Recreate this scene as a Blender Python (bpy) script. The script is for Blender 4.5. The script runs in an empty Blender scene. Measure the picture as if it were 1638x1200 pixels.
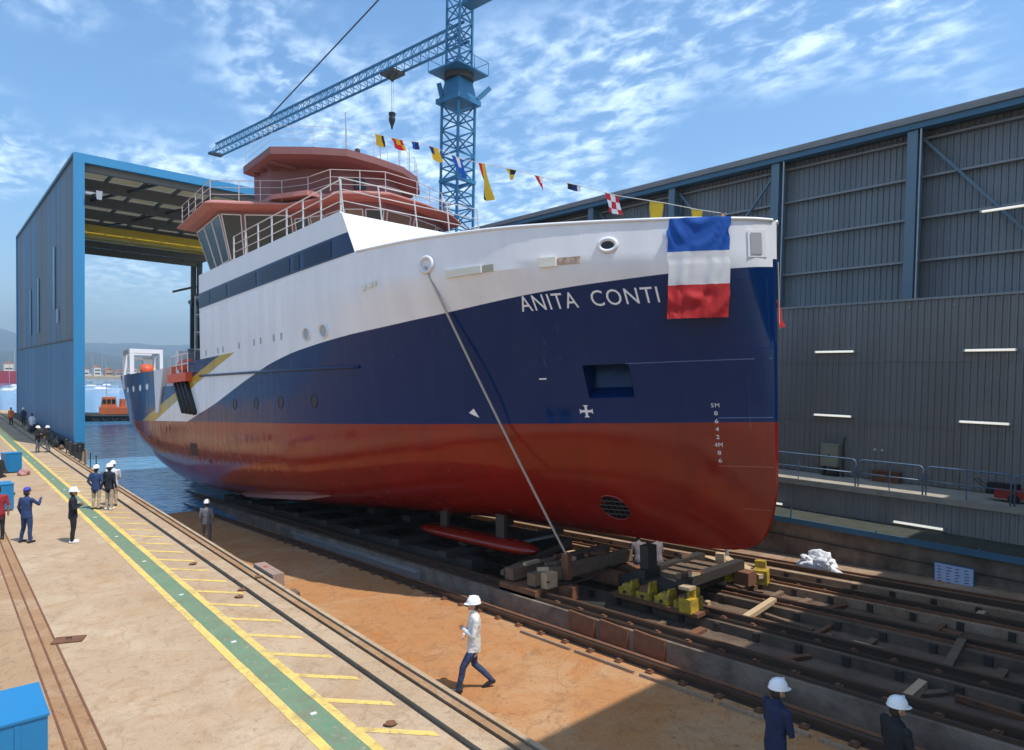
import bpy, bmesh, math, random
from mathutils import Vector, Matrix, Euler
random.seed(7)
R = math.radians
scene = bpy.context.scene
COL = scene.collection

# ------------------------------------------------------------------ camera
cam_data = bpy.data.cameras.new('camera')
cam = bpy.data.objects.new('camera', cam_data)
COL.objects.link(cam)
scene.camera = cam
HEAD, PITCH, ROLL = R(41.663), R(1.701), 0.018
fwd = Vector((math.sin(HEAD)*math.cos(PITCH), math.cos(HEAD)*math.cos(PITCH), -math.sin(PITCH)))
rgt = Vector((math.cos(HEAD), -math.sin(HEAD), 0))
up = rgt.cross(fwd)
r2 = rgt*math.cos(ROLL) + up*math.sin(ROLL)
u2 = -rgt*math.sin(ROLL) + up*math.cos(ROLL)
mw = Matrix((( r2.x, u2.x, -fwd.x, 0), (r2.y, u2.y, -fwd.y, 0), (r2.z, u2.z, -fwd.z, 5.65), (0, 0, 0, 1)))
cam.matrix_world = mw
cam_data.sensor_width = 36
cam_data.lens = 36*1050/1638
cam_data.shift_y = (635-600)/1638
cam_data.clip_end = 30000
cam_data.clip_start = 0.1
scene.render.resolution_x = 1024
scene.render.resolution_y = 750

# ------------------------------------------------------------------ sky and sun
SUNV = Vector((0.115, -0.41, 0.906)).normalized()
sun_el = math.asin(SUNV.z)
world = bpy.data.worlds.new('World')
scene.world = world
world.use_nodes = True
nt = world.node_tree
nt.nodes.clear()
out = nt.nodes.new('ShaderNodeOutputWorld')
bg = nt.nodes.new('ShaderNodeBackground')
sky = nt.nodes.new('ShaderNodeTexSky')
sky.sky_type = 'NISHITA'
sky.sun_disc = False
sky.sun_elevation = sun_el
sky.sun_rotation = math.atan2(SUNV.x, SUNV.y)
sky.air_density = 1.0
sky.dust_density = 0.6
sky.ozone_density = 1.6
bg.inputs['Strength'].default_value = 0.15
tc = nt.nodes.new('ShaderNodeTexCoord')
sep = nt.nodes.new('ShaderNodeSeparateXYZ')
nt.links.new(tc.outputs['Generated'], sep.inputs[0])
def wmath(op, a, b=None, c=None):
    n = nt.nodes.new('ShaderNodeMath'); n.operation = op
    for i, v in enumerate((a, b, c)):
        if v is None: continue
        if isinstance(v, (int, float)): n.inputs[i].default_value = v
        else: nt.links.new(v, n.inputs[i])
    return n.outputs[0]
zz = wmath('ADD', wmath('MAXIMUM', sep.outputs[2], 0.0), 0.12)
px = wmath('DIVIDE', sep.outputs[0], zz)
py = wmath('DIVIDE', sep.outputs[1], zz)
cmb = nt.nodes.new('ShaderNodeCombineXYZ')
nt.links.new(px, cmb.inputs[0]); nt.links.new(py, cmb.inputs[1])
mp = nt.nodes.new('ShaderNodeMapping')
mp.inputs['Rotation'].default_value = (0, 0, R(18))
mp.inputs['Scale'].default_value = (1.5, 1.0, 1)
nt.links.new(cmb.outputs[0], mp.inputs[0])
def wnoise(vec, scale, detail, rough, dist):
    n = nt.nodes.new('ShaderNodeTexNoise')
    n.inputs['Scale'].default_value = scale; n.inputs['Detail'].default_value = detail
    n.inputs['Roughness'].default_value = rough; n.inputs['Distortion'].default_value = dist
    nt.links.new(vec, n.inputs['Vector']); return n.outputs[0]
n_small = wnoise(mp.outputs[0], 10.5, 5, 0.58, 0.25)
OFFS = (6.8, 4.6, 2.0)
mp3 = nt.nodes.new('ShaderNodeMapping'); mp3.inputs['Location'].default_value = OFFS
nt.links.new(cmb.outputs[0], mp3.inputs[0])
n_big = wnoise(mp3.outputs[0], 0.95, 2, 0.5, 0.0)
def wramp(v, a, b):
    n = nt.nodes.new('ShaderNodeMapRange'); n.interpolation_type = 'SMOOTHSTEP'
    n.inputs[1].default_value = a; n.inputs[2].default_value = b
    nt.links.new(v, n.inputs[0]); return n.outputs[0]
n_mid = wnoise(mp.outputs[0], 3.1, 4, 0.55, 0.6)
n_comb = wmath('ADD', wmath('MULTIPLY', n_small, 0.58), wmath('MULTIPLY', n_mid, 0.42))
cl = wmath('MULTIPLY', wramp(n_comb, 0.42, 0.66), wramp(n_big, 0.40, 0.57))
cl = wmath('MULTIPLY', cl, wramp(sep.outputs[2], 0.03, 0.16))
cl = wmath('ADD', wmath('MULTIPLY', cl, 0.70), 0.04)   # thin veil of high cirrus everywhere, thicker in tufts
mix = nt.nodes.new('ShaderNodeMix'); mix.data_type = 'RGBA'
nt.links.new(cl, mix.inputs['Factor'])
# the hazy blue of a seaside sky
hs = nt.nodes.new('ShaderNodeHueSaturation')
hs.inputs['Saturation'].default_value = 1.34
hs.inputs['Value'].default_value = 1.0
nt.links.new(sky.outputs[0], hs.inputs['Color'])
nt.links.new(hs.outputs[0], mix.inputs['A'])
mix.inputs['B'].default_value = (7.6, 9.0, 10.2, 1)
nt.links.new(mix.outputs['Result'], bg.inputs['Color'])
nt.links.new(bg.outputs[0], out.inputs['Surface'])

sd = bpy.data.lights.new('sun', 'SUN')
sd.energy = 3.45
sd.angle = R(0.53)
sd.color = (1.0, 0.95, 0.87)
sun = bpy.data.objects.new('sun', sd)
COL.objects.link(sun)
sun.rotation_euler = SUNV.to_track_quat('Z', 'Y').to_euler()
sun.location = SUNV*60
vs = scene.view_settings
vs.view_transform = 'Standard'
vs.look = 'None'
vs.gamma = 1.0
vs.exposure = 0.48
vs.use_curve_mapping = False
try:
    scene.cycles.max_bounces = 6; scene.cycles.diffuse_bounces = 3; scene.cycles.glossy_bounces = 3; scene.cycles.volume_bounces = 0; scene.cycles.transparent_max_bounces = 6
except Exception: pass

# ------------------------------------------------------------------ materials
MATS = {}
def mat(name, col, rough=0.6, metal=0.0, var=0.0, vscale=3.0, bump=0.0, bscale=20.0, col2=None, emis=None, spec=0.5, streak=False, coat=0.0, detail=5, rnd=0.0):
    """procedural paint / concrete / steel: base colour, noise variation towards col2, noise bump"""
    m = bpy.data.materials.new(name); m.use_nodes = True
    t = m.node_tree; b = t.nodes['Principled BSDF']
    b.inputs['Base Color'].default_value = (*col, 1)
    b.inputs['Roughness'].default_value = rough
    b.inputs['Metallic'].default_value = metal
    b.inputs['Specular IOR Level'].default_value = spec
    b.inputs['Coat Weight'].default_value = coat
    if emis:
        b.inputs['Emission Color'].default_value = (*emis[:3], 1); b.inputs['Emission Strength'].default_value = emis[3]
    if var or bump:
        tcn = t.nodes.new('ShaderNodeTexCoord'); vec = tcn.outputs['Object']
        if streak:
            mpn = t.nodes.new('ShaderNodeMapping'); mpn.inputs['Scale'].default_value = (1, 1, 0.12)
            t.links.new(vec, mpn.inputs[0]); vec = mpn.outputs[0]
    if var:
        c2 = col2 or tuple(c*0.45 for c in col)
        n = t.nodes.new('ShaderNodeTexNoise'); n.inputs['Scale'].default_value = vscale
        n.inputs['Detail'].default_value = detail; n.inputs['Roughness'].default_value = 0.62
        t.links.new(vec, n.inputs['Vector'])
        r = t.nodes.new('ShaderNodeMapRange'); r.inputs[1].default_value = 0.38; r.inputs[2].default_value = 0.72
        r.inputs[3].default_value = 0; r.inputs[4].default_value = var
        t.links.new(n.outputs[0], r.inputs[0])
        mx = t.nodes.new('ShaderNodeMix'); mx.data_type = 'RGBA'
        mx.inputs['A'].default_value = (*col, 1); mx.inputs['B'].default_value = (*c2, 1)
        t.links.new(r.outputs[0], mx.inputs['Factor']); t.links.new(mx.outputs['Result'], b.inputs['Base Color'])
    if rnd and var:
        oi = t.nodes.new('ShaderNodeObjectInfo'); rr = t.nodes.new('ShaderNodeMapRange'); rr.inputs[3].default_value = 1-rnd; rr.inputs[4].default_value = 1+rnd
        t.links.new(oi.outputs['Random'], rr.inputs[0])
        mm = t.nodes.new('ShaderNodeVectorMath'); mm.operation = 'SCALE'; t.links.new(mx.outputs['Result'], mm.inputs[0]); t.links.new(rr.outputs[0], mm.inputs['Scale']); t.links.new(mm.outputs[0], b.inputs['Base Color'])
        # the noise differs from sheet to sheet
        ad = t.nodes.new('ShaderNodeVectorMath'); ad.operation = 'ADD'; t.links.new(vec, ad.inputs[0])
        sc_ = t.nodes.new('ShaderNodeMath'); sc_.operation = 'MULTIPLY'; sc_.inputs[1].default_value = 40; t.links.new(oi.outputs['Random'], sc_.inputs[0])
        t.links.new(sc_.outputs[0], ad.inputs[1]); t.links.new(ad.outputs[0], n.inputs['Vector'])
    if bump:
        n2 = t.nodes.new('ShaderNodeTexNoise'); n2.inputs['Scale'].default_value = bscale; n2.inputs['Detail'].default_value = 5
        t.links.new(vec, n2.inputs['Vector'])
        bp = t.nodes.new('ShaderNodeBump'); bp.inputs['Strength'].default_value = bump; bp.inputs['Distance'].default_value = 0.05
        t.links.new(n2.outputs[0], bp.inputs['Height']); t.links.new(bp.outputs[0], b.inputs['Normal'])
    MATS[name] = m
    return m
WHITE = mat('white_paint', (.74, .74, .76), .35, var=.25, vscale=1.2, col2=(.58, .58, .60), streak=True)
CREAM = mat('cream_paint', (.72, .70, .62), .4, var=.4, vscale=4, col2=(.55, .52, .42))
NAVY = mat('navy_paint', (.003, .020, .085), .25, spec=.25)
GLASS = mat('tinted_glass', (.012, .03, .035), .06, spec=.8)
GLASS_B = mat('navy_glass', (.002, .010, .045), .2, spec=.15)
BROWNGLASS = mat('papered_pane', (.20, .13, .075), .35, var=.4, vscale=3, col2=(.10, .08, .05))
PRIMER_LIT = mat('red_primer_lit', (.47, .20, .165), .62, var=.6, vscale=1.6, col2=(.36, .14, .115), bump=.06, bscale=9)  # sunlit tone of the single primer, its brightness put into the colour
PRIMER_SHADE = mat('red_primer_shade', (.215, .082, .074), .6, var=.4, vscale=1.4, col2=(.16, .062, .06), bump=.06, bscale=9)  # same primer as above, darker copy with shade painted into the colour
STEEL = mat('dark_steel', (.055, .052, .05), .55, .4, var=.5, vscale=5, col2=(.09, .06, .04))
RAILST = mat('rail_steel', (.10, .075, .06), .42, .6, var=.6, vscale=6, col2=(.15, .075, .04))
GALV = mat('galvanised_steel', (.42, .43, .44), .45, .5, var=.4, vscale=4, col2=(.3, .3, .3))
BLACK = mat('black_rubber', (.012, .012, .013), .6)
RUST = mat('rusty_steel', (.20, .085, .04), .8, .1, var=.7, vscale=5, col2=(.09, .045, .03), bump=.3, bscale=14)
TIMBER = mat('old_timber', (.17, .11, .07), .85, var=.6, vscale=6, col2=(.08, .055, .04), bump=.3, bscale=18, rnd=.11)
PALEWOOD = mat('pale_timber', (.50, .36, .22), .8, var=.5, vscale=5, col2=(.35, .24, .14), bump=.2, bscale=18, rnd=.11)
YELLOW = mat('yellow_paint', (.55, .37, .025), .6, var=.95, vscale=5, col2=(.12, .075, .03), bump=.2, bscale=12, detail=8)
def worn_paint(name, col, col2, under, wear=.60):
    """road paint: tone patches, worn through to the concrete in flecks, dirty smears"""
    m = mat(name, col, .8, var=.8, vscale=1.3, col2=col2, bump=.15, bscale=30, detail=8)
    t = m.node_tree; b = t.nodes['Principled BSDF']; src = b.inputs['Base Color'].links[0].from_socket
    tcn = t.nodes.new('ShaderNodeTexCoord')
    for sc, lo, hi, amt, c in ((7.5, wear, wear+.05, .8, under), (2.2, .48, .68, .55, (.18, .13, .085)), (28, .55, .62, .5, under)):
        n = t.nodes.new('ShaderNodeTexNoise'); n.inputs['Scale'].default_value = sc; n.inputs['Detail'].default_value = 8; n.inputs['Roughness'].default_value = .7; n.inputs['Distortion'].default_value = .6
        t.links.new(tcn.outputs['Object'], n.inputs['Vector'])
        r = t.nodes.new('ShaderNodeMapRange'); r.inputs[1].default_value = lo; r.inputs[2].default_value = hi; r.inputs[4].default_value = amt; t.links.new(n.outputs[0], r.inputs[0])
        mx = t.nodes.new('ShaderNodeMix'); mx.data_type = 'RGBA'; t.links.new(src, mx.inputs['A']); mx.inputs['B'].default_value = (*c, 1); t.links.new(r.outputs[0], mx.inputs['Factor']); src = mx.outputs['Result']
    t.links.new(src, b.inputs['Base Color']); return m
YLINE = worn_paint('yellow_line_paint', (.74, .53, .13), (.60, .43, .15), (.40, .29, .19), .565)
GREEN = worn_paint('green_lane_paint', (.115, .215, .125), (.185, .245, .15), (.36, .28, .19), .59)
BLUEST = mat('bright_blue_paint', (.035, .235, .46), .4, var=.3, vscale=1.2, col2=(.03, .17, .34), streak=True)
CRANEBLUE = mat('crane_blue_paint', (.018, .15, .30), .5, var=.4, vscale=1.0, col2=(.02, .10, .2))
SHEDBLUE = mat('shed_blue_sheet', (.065, .195, .37), .32, .15, var=.7, vscale=.5, col2=(.07, .135, .215), streak=True, rnd=.11)
SHEDGREY = mat('shed_grey_sheet', (.13, .18, .235), .38, .2, var=.5, vscale=.35, col2=(.10, .13, .165), streak=True, rnd=.11)
CLAD = mat('grey_cladding', (.19, .212, .225), .5, .08, var=.75, vscale=.5, col2=(.145, .16, .175), streak=True, rnd=.11)
CLADLOW = mat('grey_lower_cladding', (.25, .24, .235), .5, .08, var=.8, vscale=.6, col2=(.185, .165, .15), streak=True, rnd=.11)
COLST = mat('blue_grey_column', (.13, .20, .25), .5, .1, var=.4, vscale=1.5, col2=(.08, .11, .135), streak=True)
GIRT = mat('pale_girt', (.26, .27, .27), .5, .2)
FASCIA = mat('grey_fascia', (.22, .215, .21), .6, var=.5, vscale=1.5, col2=(.15, .145, .14))
GUTTER = mat('blue_gutter', (.045, .14, .225), .45, var=.4, vscale=1.5, col2=(.05, .10, .15))
ROOFPANEL = mat('roof_panel', (.42, .40, .33), .6, var=.35, vscale=.6, col2=(.30, .29, .25), rnd=.11)
_t = ROOFPANEL.node_tree; _tr = _t.nodes.new('ShaderNodeBsdfTranslucent'); _tr.inputs['Color'].default_value = (.62, .56, .42, 1)
_mx = _t.nodes.new('ShaderNodeMixShader'); _mx.inputs[0].default_value = .42
_t.links.new(_t.nodes['Principled BSDF'].outputs[0], _mx.inputs[1]); _t.links.new(_tr.outputs[0], _mx.inputs[2]); _t.links.new(_mx.outputs[0], _t.nodes['Material Output'].inputs['Surface'])
ORANGE = mat('orange_paint', (.70, .10, .03), .5, var=.3, vscale=3)
SKIN = mat('skin', (.42, .23, .15), .55)
HELMET = mat('white_helmet', (.80, .80, .80), .3)
TUBE = mat('fluorescent_tube', (.85, .83, .75), .4, emis=(1.0, .95, .82, 0.5))
BAG = mat('white_sack', (.75, .75, .77), .7, var=.3, vscale=6, bump=.3, bscale=12)
CONC = mat('stained_concrete', (.235, .175, .13), .9, var=.95, vscale=1.3, col2=(.07, .048, .035), bump=.5, bscale=9, detail=8)
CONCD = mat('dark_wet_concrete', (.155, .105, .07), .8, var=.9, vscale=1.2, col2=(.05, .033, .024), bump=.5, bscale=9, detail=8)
WALK = mat('walkway_concrete', (.38, .34, .28), .9, var=.5, vscale=2, bump=.3, bscale=12)
MUD = mat('mossy_ledge', (.05, .055, .04), .9, var=.7, vscale=2, bump=.5, bscale=10)

def ground_mat(name, base, light, dark, orange, ora_amt, scale=.35):
    m = bpy.data.materials.new(name); m.use_nodes = True
    t = m.node_tree; b = t.nodes['Principled BSDF']; b.inputs['Roughness'].default_value = .92
    b.inputs['Specular IOR Level'].default_value = .25
    tcn = t.nodes.new('ShaderNodeTexCoord')
    def nz(s, d, r, dist=0.0):
        n = t.nodes.new('ShaderNodeTexNoise'); n.inputs['Scale'].default_value = s; n.inputs['Detail'].default_value = d
        n.inputs['Roughness'].default_value = r; n.inputs['Distortion'].default_value = dist
        t.links.new(tcn.outputs['Object'], n.inputs['Vector']); return n.outputs[0]
    def rng(v, a, b_, hi):
        r = t.nodes.new('ShaderNodeMapRange'); r.interpolation_type = 'SMOOTHSTEP'
        r.inputs[1].default_value = a; r.inputs[2].default_value = b_; r.inputs[4].default_value = hi
        t.links.new(v, r.inputs[0]); return r.outputs[0]
    prev = (*base, 1)
    for v, c in ((rng(nz(scale, 5, .6, .4), .42, .66, .8), light), (rng(nz(scale*1.7+.11, 6, .65, .8), .47, .70, ora_amt), orange),
                 (rng(nz(scale*5, 9, .76, .7), .48, .72, .62), dark), (rng(nz(38, 3, .6), .50, .66, .4), dark), (rng(nz(scale*16, 8, .75, 1.5), .55, .63, .6), dark), (rng(nz(scale*9+.7, 7, .7, 2.5), .56, .66, .35), light)):
        mx = t.nodes.new('ShaderNodeMix'); mx.data_type = 'RGBA'
        if isinstance(prev, tuple): mx.inputs['A'].default_value = prev
        else: t.links.new(prev, mx.inputs['A'])
        mx.inputs['B'].default_value = (*c, 1); t.links.new(v, mx.inputs['Factor']); prev = mx.outputs['Result']
    # hairline cracks
    ns = t.nodes.new('ShaderNodeTexNoise'); ns.inputs['Scale'].default_value = 1.6; ns.inputs['Detail'].default_value = 4; t.links.new(tcn.outputs['Object'], ns.inputs['Vector'])
    ad = t.nodes.new('ShaderNodeMix'); ad.data_type = 'VECTOR'; ad.inputs['Factor'].default_value = .35
    t.links.new(tcn.outputs['Object'], ad.inputs['A']); t.links.new(ns.outputs['Color'], ad.inputs['B'])
    vo = t.nodes.new('ShaderNodeTexVoronoi'); vo.feature = 'DISTANCE_TO_EDGE'; vo.inputs['Scale'].default_value = .55; t.links.new(ad.outputs['Result'], vo.inputs['Vector'])
    ck = t.nodes.new('ShaderNodeMapRange'); ck.inputs[1].default_value = .0; ck.inputs[2].default_value = .010; ck.inputs[3].default_value = .32; ck.inputs[4].default_value = 0; t.links.new(vo.outputs['Distance'], ck.inputs[0])
    mx = t.nodes.new('ShaderNodeMix'); mx.data_type = 'RGBA'; t.links.new(prev, mx.inputs['A']); mx.inputs['B'].default_value = (*dark, 1)
    t.links.new(ck.outputs[0], mx.inputs['Factor']); prev = mx.outputs['Result']
    t.links.new(prev, b.inputs['Base Color'])
    bp = t.nodes.new('ShaderNodeBump'); bp.inputs['Strength'].default_value = .35; bp.inputs['Distance'].default_value = .03
    t.links.new(nz(14, 8, .7), bp.inputs['Height']); t.links.new(bp.outputs[0], b.inputs['Normal'])
    MATS[name] = m; return m
QUAY = ground_mat('quay_concrete', (.43, .31, .20), (.52, .40, .275), (.24, .16, .095), (.40, .235, .115), .65)
QUAYB = ground_mat('brown_quay_concrete', (.34, .20, .105), (.42, .29, .18), (.17, .095, .05), (.36, .18, .08), .7, .6)
DUSTY = ground_mat('dusty_beam_concrete', (.30, .20, .125), (.42, .30, .21), (.12, .08, .055), (.34, .17, .09), .6, .7)
SAND = ground_mat('rusty_slip_concrete', (.43, .205, .08), (.47, .29, .15), (.20, .10, .05), (.44, .17, .05), .8, .45)

def water_mat():
    m = bpy.data.materials.new('harbour_water'); m.use_nodes = True
    t = m.node_tree; b = t.nodes['Principled BSDF']
    b.inputs['Base Color'].default_value = (.09, .27, .47, 1); b.inputs['Roughness'].default_value = .07
    b.inputs['IOR'].default_value = 1.33
    tcn = t.nodes.new('ShaderNodeTexCoord')
    mpn = t.nodes.new('ShaderNodeMapping'); mpn.inputs['Rotation'].default_value = (0, 0, .5); mpn.inputs['Scale'].default_value = (.7, 1.5, 1)
    t.links.new(tcn.outputs['Object'], mpn.inputs[0])
    n = t.nodes.new('ShaderNodeTexNoise'); n.inputs['Scale'].default_value = .9; n.inputs['Detail'].default_value = 5
    t.links.new(mpn.outputs[0], n.inputs['Vector'])
    bp = t.nodes.new('ShaderNodeBump'); bp.inputs['Strength'].default_value = .75; bp.inputs['Distance'].default_value = .16
    t.links.new(n.outputs[0], bp.inputs['Height']); t.links.new(bp.outputs[0], b.inputs['Normal'])
    return m
WATER = water_mat()

# ------------------------------------------------------------------ mesh helpers
class MB:
    def __init__(s): s.v = []; s.f = []; s.m = []; s.cur = 0
    def add(s, vs_, fs_):
        o = len(s.v); s.v += [tuple(v) for v in vs_]
        for f in fs_: s.f.append(tuple(i+o for i in f)); s.m.append(s.cur)
        return s
    def box(s, x0, x1, y0, y1, z0, z1):
        return s.add([(x0,y0,z0),(x1,y0,z0),(x1,y1,z0),(x0,y1,z0),(x0,y0,z1),(x1,y0,z1),(x1,y1,z1),(x0,y1,z1)],
                     [(0,3,2,1),(4,5,6,7),(0,1,5,4),(1,2,6,5),(2,3,7,6),(3,0,4,7)])
    def hexa(s, p): # eight corner points, bottom ring then top ring
        return s.add(p, [(0,3,2,1),(4,5,6,7),(0,1,5,4),(1,2,6,5),(2,3,7,6),(3,0,4,7)])
    def bar(s, a, b, w, h=None, upv=(0,0,1)):
        a = Vector(a); b = Vector(b); h = h or w
        d = (b-a).normalized(); u = Vector(upv)
        if abs(d.dot(u)) > .98: u = Vector((1,0,0))
        sx_ = d.cross(u).normalized(); sz_ = sx_.cross(d).normalized()
        c = [sx_*(-w/2)+sz_*(-h/2), sx_*(w/2)+sz_*(-h/2), sx_*(w/2)+sz_*(h/2), sx_*(-w/2)+sz_*(h/2)]
        return s.add([a+k for k in c]+[b+k for k in c], [(0,1,2,3),(7,6,5,4),(0,4,5,1),(1,5,6,2),(2,6,7,3),(3,7,4,0)])
    def tube(s, pts, r, n=6, cap=True):
        pts = [Vector(p) for p in pts]; rs = r if isinstance(r, (list, tuple)) else [r]*len(pts)
        o = len(s.v); ref = None
        for i, p in enumerate(pts):
            d = (pts[min(i+1, len(pts)-1)]-pts[max(i-1, 0)]).normalized()
            if ref is None:
                ref = Vector((0,0,1)) if abs(d.z) < .9 else Vector((1,0,0))
            a = d.cross(ref).normalized(); b = a.cross(d).normalized(); ref = b
            for k in range(n):
                t_ = 2*math.pi*k/n
                s.v.append(tuple(p+(a*math.cos(t_)+b*math.sin(t_))*rs[i]))
        for i in range(len(pts)-1):
            for k in range(n):
                s.f.append((o+i*n+k, o+i*n+(k+1)%n, o+(i+1)*n+(k+1)%n, o+(i+1)*n+k)); s.m.append(s.cur)
        if cap:
            s.f.append(tuple(o+k for k in range(n))[::-1]); s.m.append(s.cur)
            s.f.append(tuple(o+(len(pts)-1)*n+k for k in range(n))); s.m.append(s.cur)
        return s
    def prism(s, poly0, poly1):
        n = len(poly0)
        return s.add(list(poly0)+list(poly1), [tuple(range(n))[::-1], tuple(range(n, 2*n))]+[(i, (i+1)%n, n+(i+1)%n, n+i) for i in range(n)])
    def lathe(s, prof, c=(0,0,0), n=16, axis='z'):
        o = len(s.v); c = Vector(c)
        for r_, z in prof:
            for k in range(n):
                t_ = 2*math.pi*k/n; x, y = r_*math.cos(t_), r_*math.sin(t_)
                p = (x, y, z) if axis == 'z' else ((z, x, y) if axis == 'x' else (x, z, y))
                s.v.append(tuple(c+Vector(p)))
        for i in range(len(prof)-1):
            for k in range(n):
                s.f.append((o+i*n+k, o+i*n+(k+1)%n, o+(i+1)*n+(k+1)%n, o+(i+1)*n+k)); s.m.append(s.cur)
        return s
    def mesh(s, name):
        me = bpy.data.meshes.new(name); me.from_pydata(s.v, [], s.f); me.validate(); return me
    def build(s, name, material, parent=None, smooth=False, loc=None, fix=True):
        me = s.mesh(name)
        ml = material if isinstance(material, (list, tuple)) else [material]
        for m_ in ml: me.materials.append(m_)
        if len(ml) > 1 and len(me.polygons) == len(s.m):
            me.polygons.foreach_set('material_index', s.m)
        if fix:
            bm = bmesh.new(); bm.from_mesh(me); bmesh.ops.recalc_face_normals(bm, faces=bm.faces); bm.to_mesh(me); bm.free()
        if smooth: me.polygons.foreach_set('use_smooth', [True]*len(me.polygons))
        return link(name, me, parent, loc)
def link(name, me, parent=None, loc=None):
    o = bpy.data.objects.new(name, me); COL.objects.link(o)
    if parent is not None: o.parent = parent
    if loc is not None: o.location = loc
    return o
def empty(name, loc=(0,0,0), rot=(0,0,0)):
    o = bpy.data.objects.new(name, None); COL.objects.link(o); o.location = loc; o.rotation_euler = rot
    o.empty_display_size = .3; return o
def tag(o, label, cat, group=None):
    o['label'] = label; o['category'] = cat
    if group: o['group'] = group
    return o
def struct(o, kind='structure'): o['kind'] = kind; return o
def copy_tree(o, parent=None):
    c = o.copy(); COL.objects.link(c); c.parent = parent
    for ch in list(o.children): copy_tree(ch, c)
    return c
def auto_smooth(o, ang=35):
    me = o.data; bm = bmesh.new(); bm.from_mesh(me)
    for e in bm.edges: e.smooth = (len(e.link_faces) == 2 and e.calc_face_angle(0) < R(ang))
    for f in bm.faces: f.smooth = True
    bm.to_mesh(me); bm.free(); return o

SL = 0.056
def zslip(s): return -SL*(s-5) if s > -4 else -SL*(-9)
# ------------------------------------------------------------------ ground: quay, slipway, water, shore
ZW = -1.9
def sheet(name, x0, x1, y0, y1, z, m, thick=.0):
    b = MB(); b.add([(x0,y0,z),(x1,y0,z),(x1,y1,z),(x0,y1,z)], [(0,1,2,3)])
    return struct(b.build(name, m, fix=False))
mat_left = ground_mat('stained_quay_concrete', (.38, .255, .15), (.45, .33, .21), (.18, .105, .055), (.38, .20, .09), .8, .6)
quay_root = empty('quay'); struct(quay_root)
def qpart(name, b, m):
    o = b.build(name, m, quay_root); return o
b = MB(); b.box(-70, 1.50, -40, 112, -3, 0); qpart('pavement', b, mat_left)
b = MB(); b.box(1.50, 1.94, -40, 112, -3, -.004); qpart('brown_strip', b, QUAYB)
b = MB(); b.box(1.94, 6.10, -40, 112, -3, 0); qpart('pavement', b, QUAY)
b = MB(); b.box(6.10, 6.24, -40, 112, -3, -.09); qpart('rail_groove', b, STEEL)
b = MB(); b.box(6.24, 6.62, -40, 112, -3, 0); qpart('pavement', b, QUAY)
b = MB(); b.box(6.62, 6.70, -40, 112, -3, -.07); qpart('rail_groove', b, STEEL)
b = MB(); b.box(6.70, 6.84, -40, 112, -3, .004); qpart('pavement', b, QUAYB)
b = MB(); b.box(6.84, 6.92, -40, 112, -3, -.07); qpart('rail_groove', b, STEEL)
b = MB(); b.box(6.92, 7.02, -40, 54, -4.5, 0); b.box(6.92, 8.3, 54, 112, -4.5, 0); qpart('quay_edge', b, QUAY)
# embedded steel edges of the brown strip
for x in (1.50, 1.94, 1.72):
    b = MB(); b.box(x-.018, x+.018, -40, 112, -.05, .006); qpart('embedded_rail', b, RUST)
# painted lane
lane = empty('painted_walkway_lane', (4.74, 30, 0)); struct(lane)
def lpart(name, verts, m, z):
    b = MB(); b.add([(x-4.74, y-30, z) for x, y in verts], [tuple(range(len(verts)))]); return b.build(name, m, lane, fix=False)
def strip(name, x0, x1, m, z, s0=-30, s1=108, step=.5, jit=.006):
    b = MB(); n = int((s1-s0)/step)
    vsx = []
    for i in range(n+1):
        y = s0+i*step; vsx += [(x0-4.74+random.uniform(-jit, jit), y-30, z), (x1-4.74+random.uniform(-jit, jit), y-30, z)]
    b.add(vsx, [(2*i, 2*i+1, 2*i+3, 2*i+2) for i in range(n)]); return b.build(name, m, lane, fix=False)
strip('green_lane', 4.52, 4.97, GREEN, .004)
strip('yellow_edge_line', 4.36, 4.525, YLINE, .007)
strip('yellow_edge_line', 4.96, 5.12, YLINE, .007)
k = 0
y = 8.25
while y < 46:
    w = .12
    L_ = .86 + random.uniform(-.06, .04)
    lpart('hatch_line', [(5.11, y+1.0-w), (5.11+L_, y+1.0-L_*1.02-w), (5.11+L_, y+1.0-L_*1.02+w*.6), (5.11, y+1.0+w*.6)], YLINE, .006)
    y += 1.235
STUDM = mat('white_stud', (.62, .66, .62), .6)
for s_ in [10.15+3.81*i for i in range(-1, 12)]:
    b = MB(); b.box(-.05, .05, -.035, .035, .004, .02)
    o = b.build('lane_stud', STUDM, lane, loc=(0.005, s_-30, 0))

# slipway bed
slip = empty('slipway', (15, 5, 0)); struct(slip)
def slab(name, x0, x1, off, m, s0=-14, s1=70, thick=1.2, step=2.0, xs=None):
    """a strip of slipway that follows the slope"""
    b = MB(); n = int((s1-s0)/step)
    for i in range(n):
        a, c = s0+i*step, s0+(i+1)*step
        za, zc = zslip(a)+off, zslip(c)+off
        p = [(x0,a,za-thick),(x1,a,za-thick),(x1,c,zc-thick),(x0,c,zc-thick),(x0,a,za),(x1,a,za),(x1,c,zc),(x0,c,zc)]
        b.add([(q[0]-15, q[1]-5, q[2]) for q in p], [(4,5,6,7),(0,4,7,3),(1,2,6,5)])
    return b.build(name, m, slip, fix=False)
slab('rusty_apron', 7.00, 11.25, -.06, SAND)
slab('trough_floor', 11.2, 11.9, -.26, SAND)
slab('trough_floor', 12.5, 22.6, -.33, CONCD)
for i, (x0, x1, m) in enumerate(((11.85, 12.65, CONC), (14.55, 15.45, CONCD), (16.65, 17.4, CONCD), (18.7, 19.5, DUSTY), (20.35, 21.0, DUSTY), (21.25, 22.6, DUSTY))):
    slab('rail_beam', x0, x1, .20 if i == 0 else -.10, m)
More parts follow.
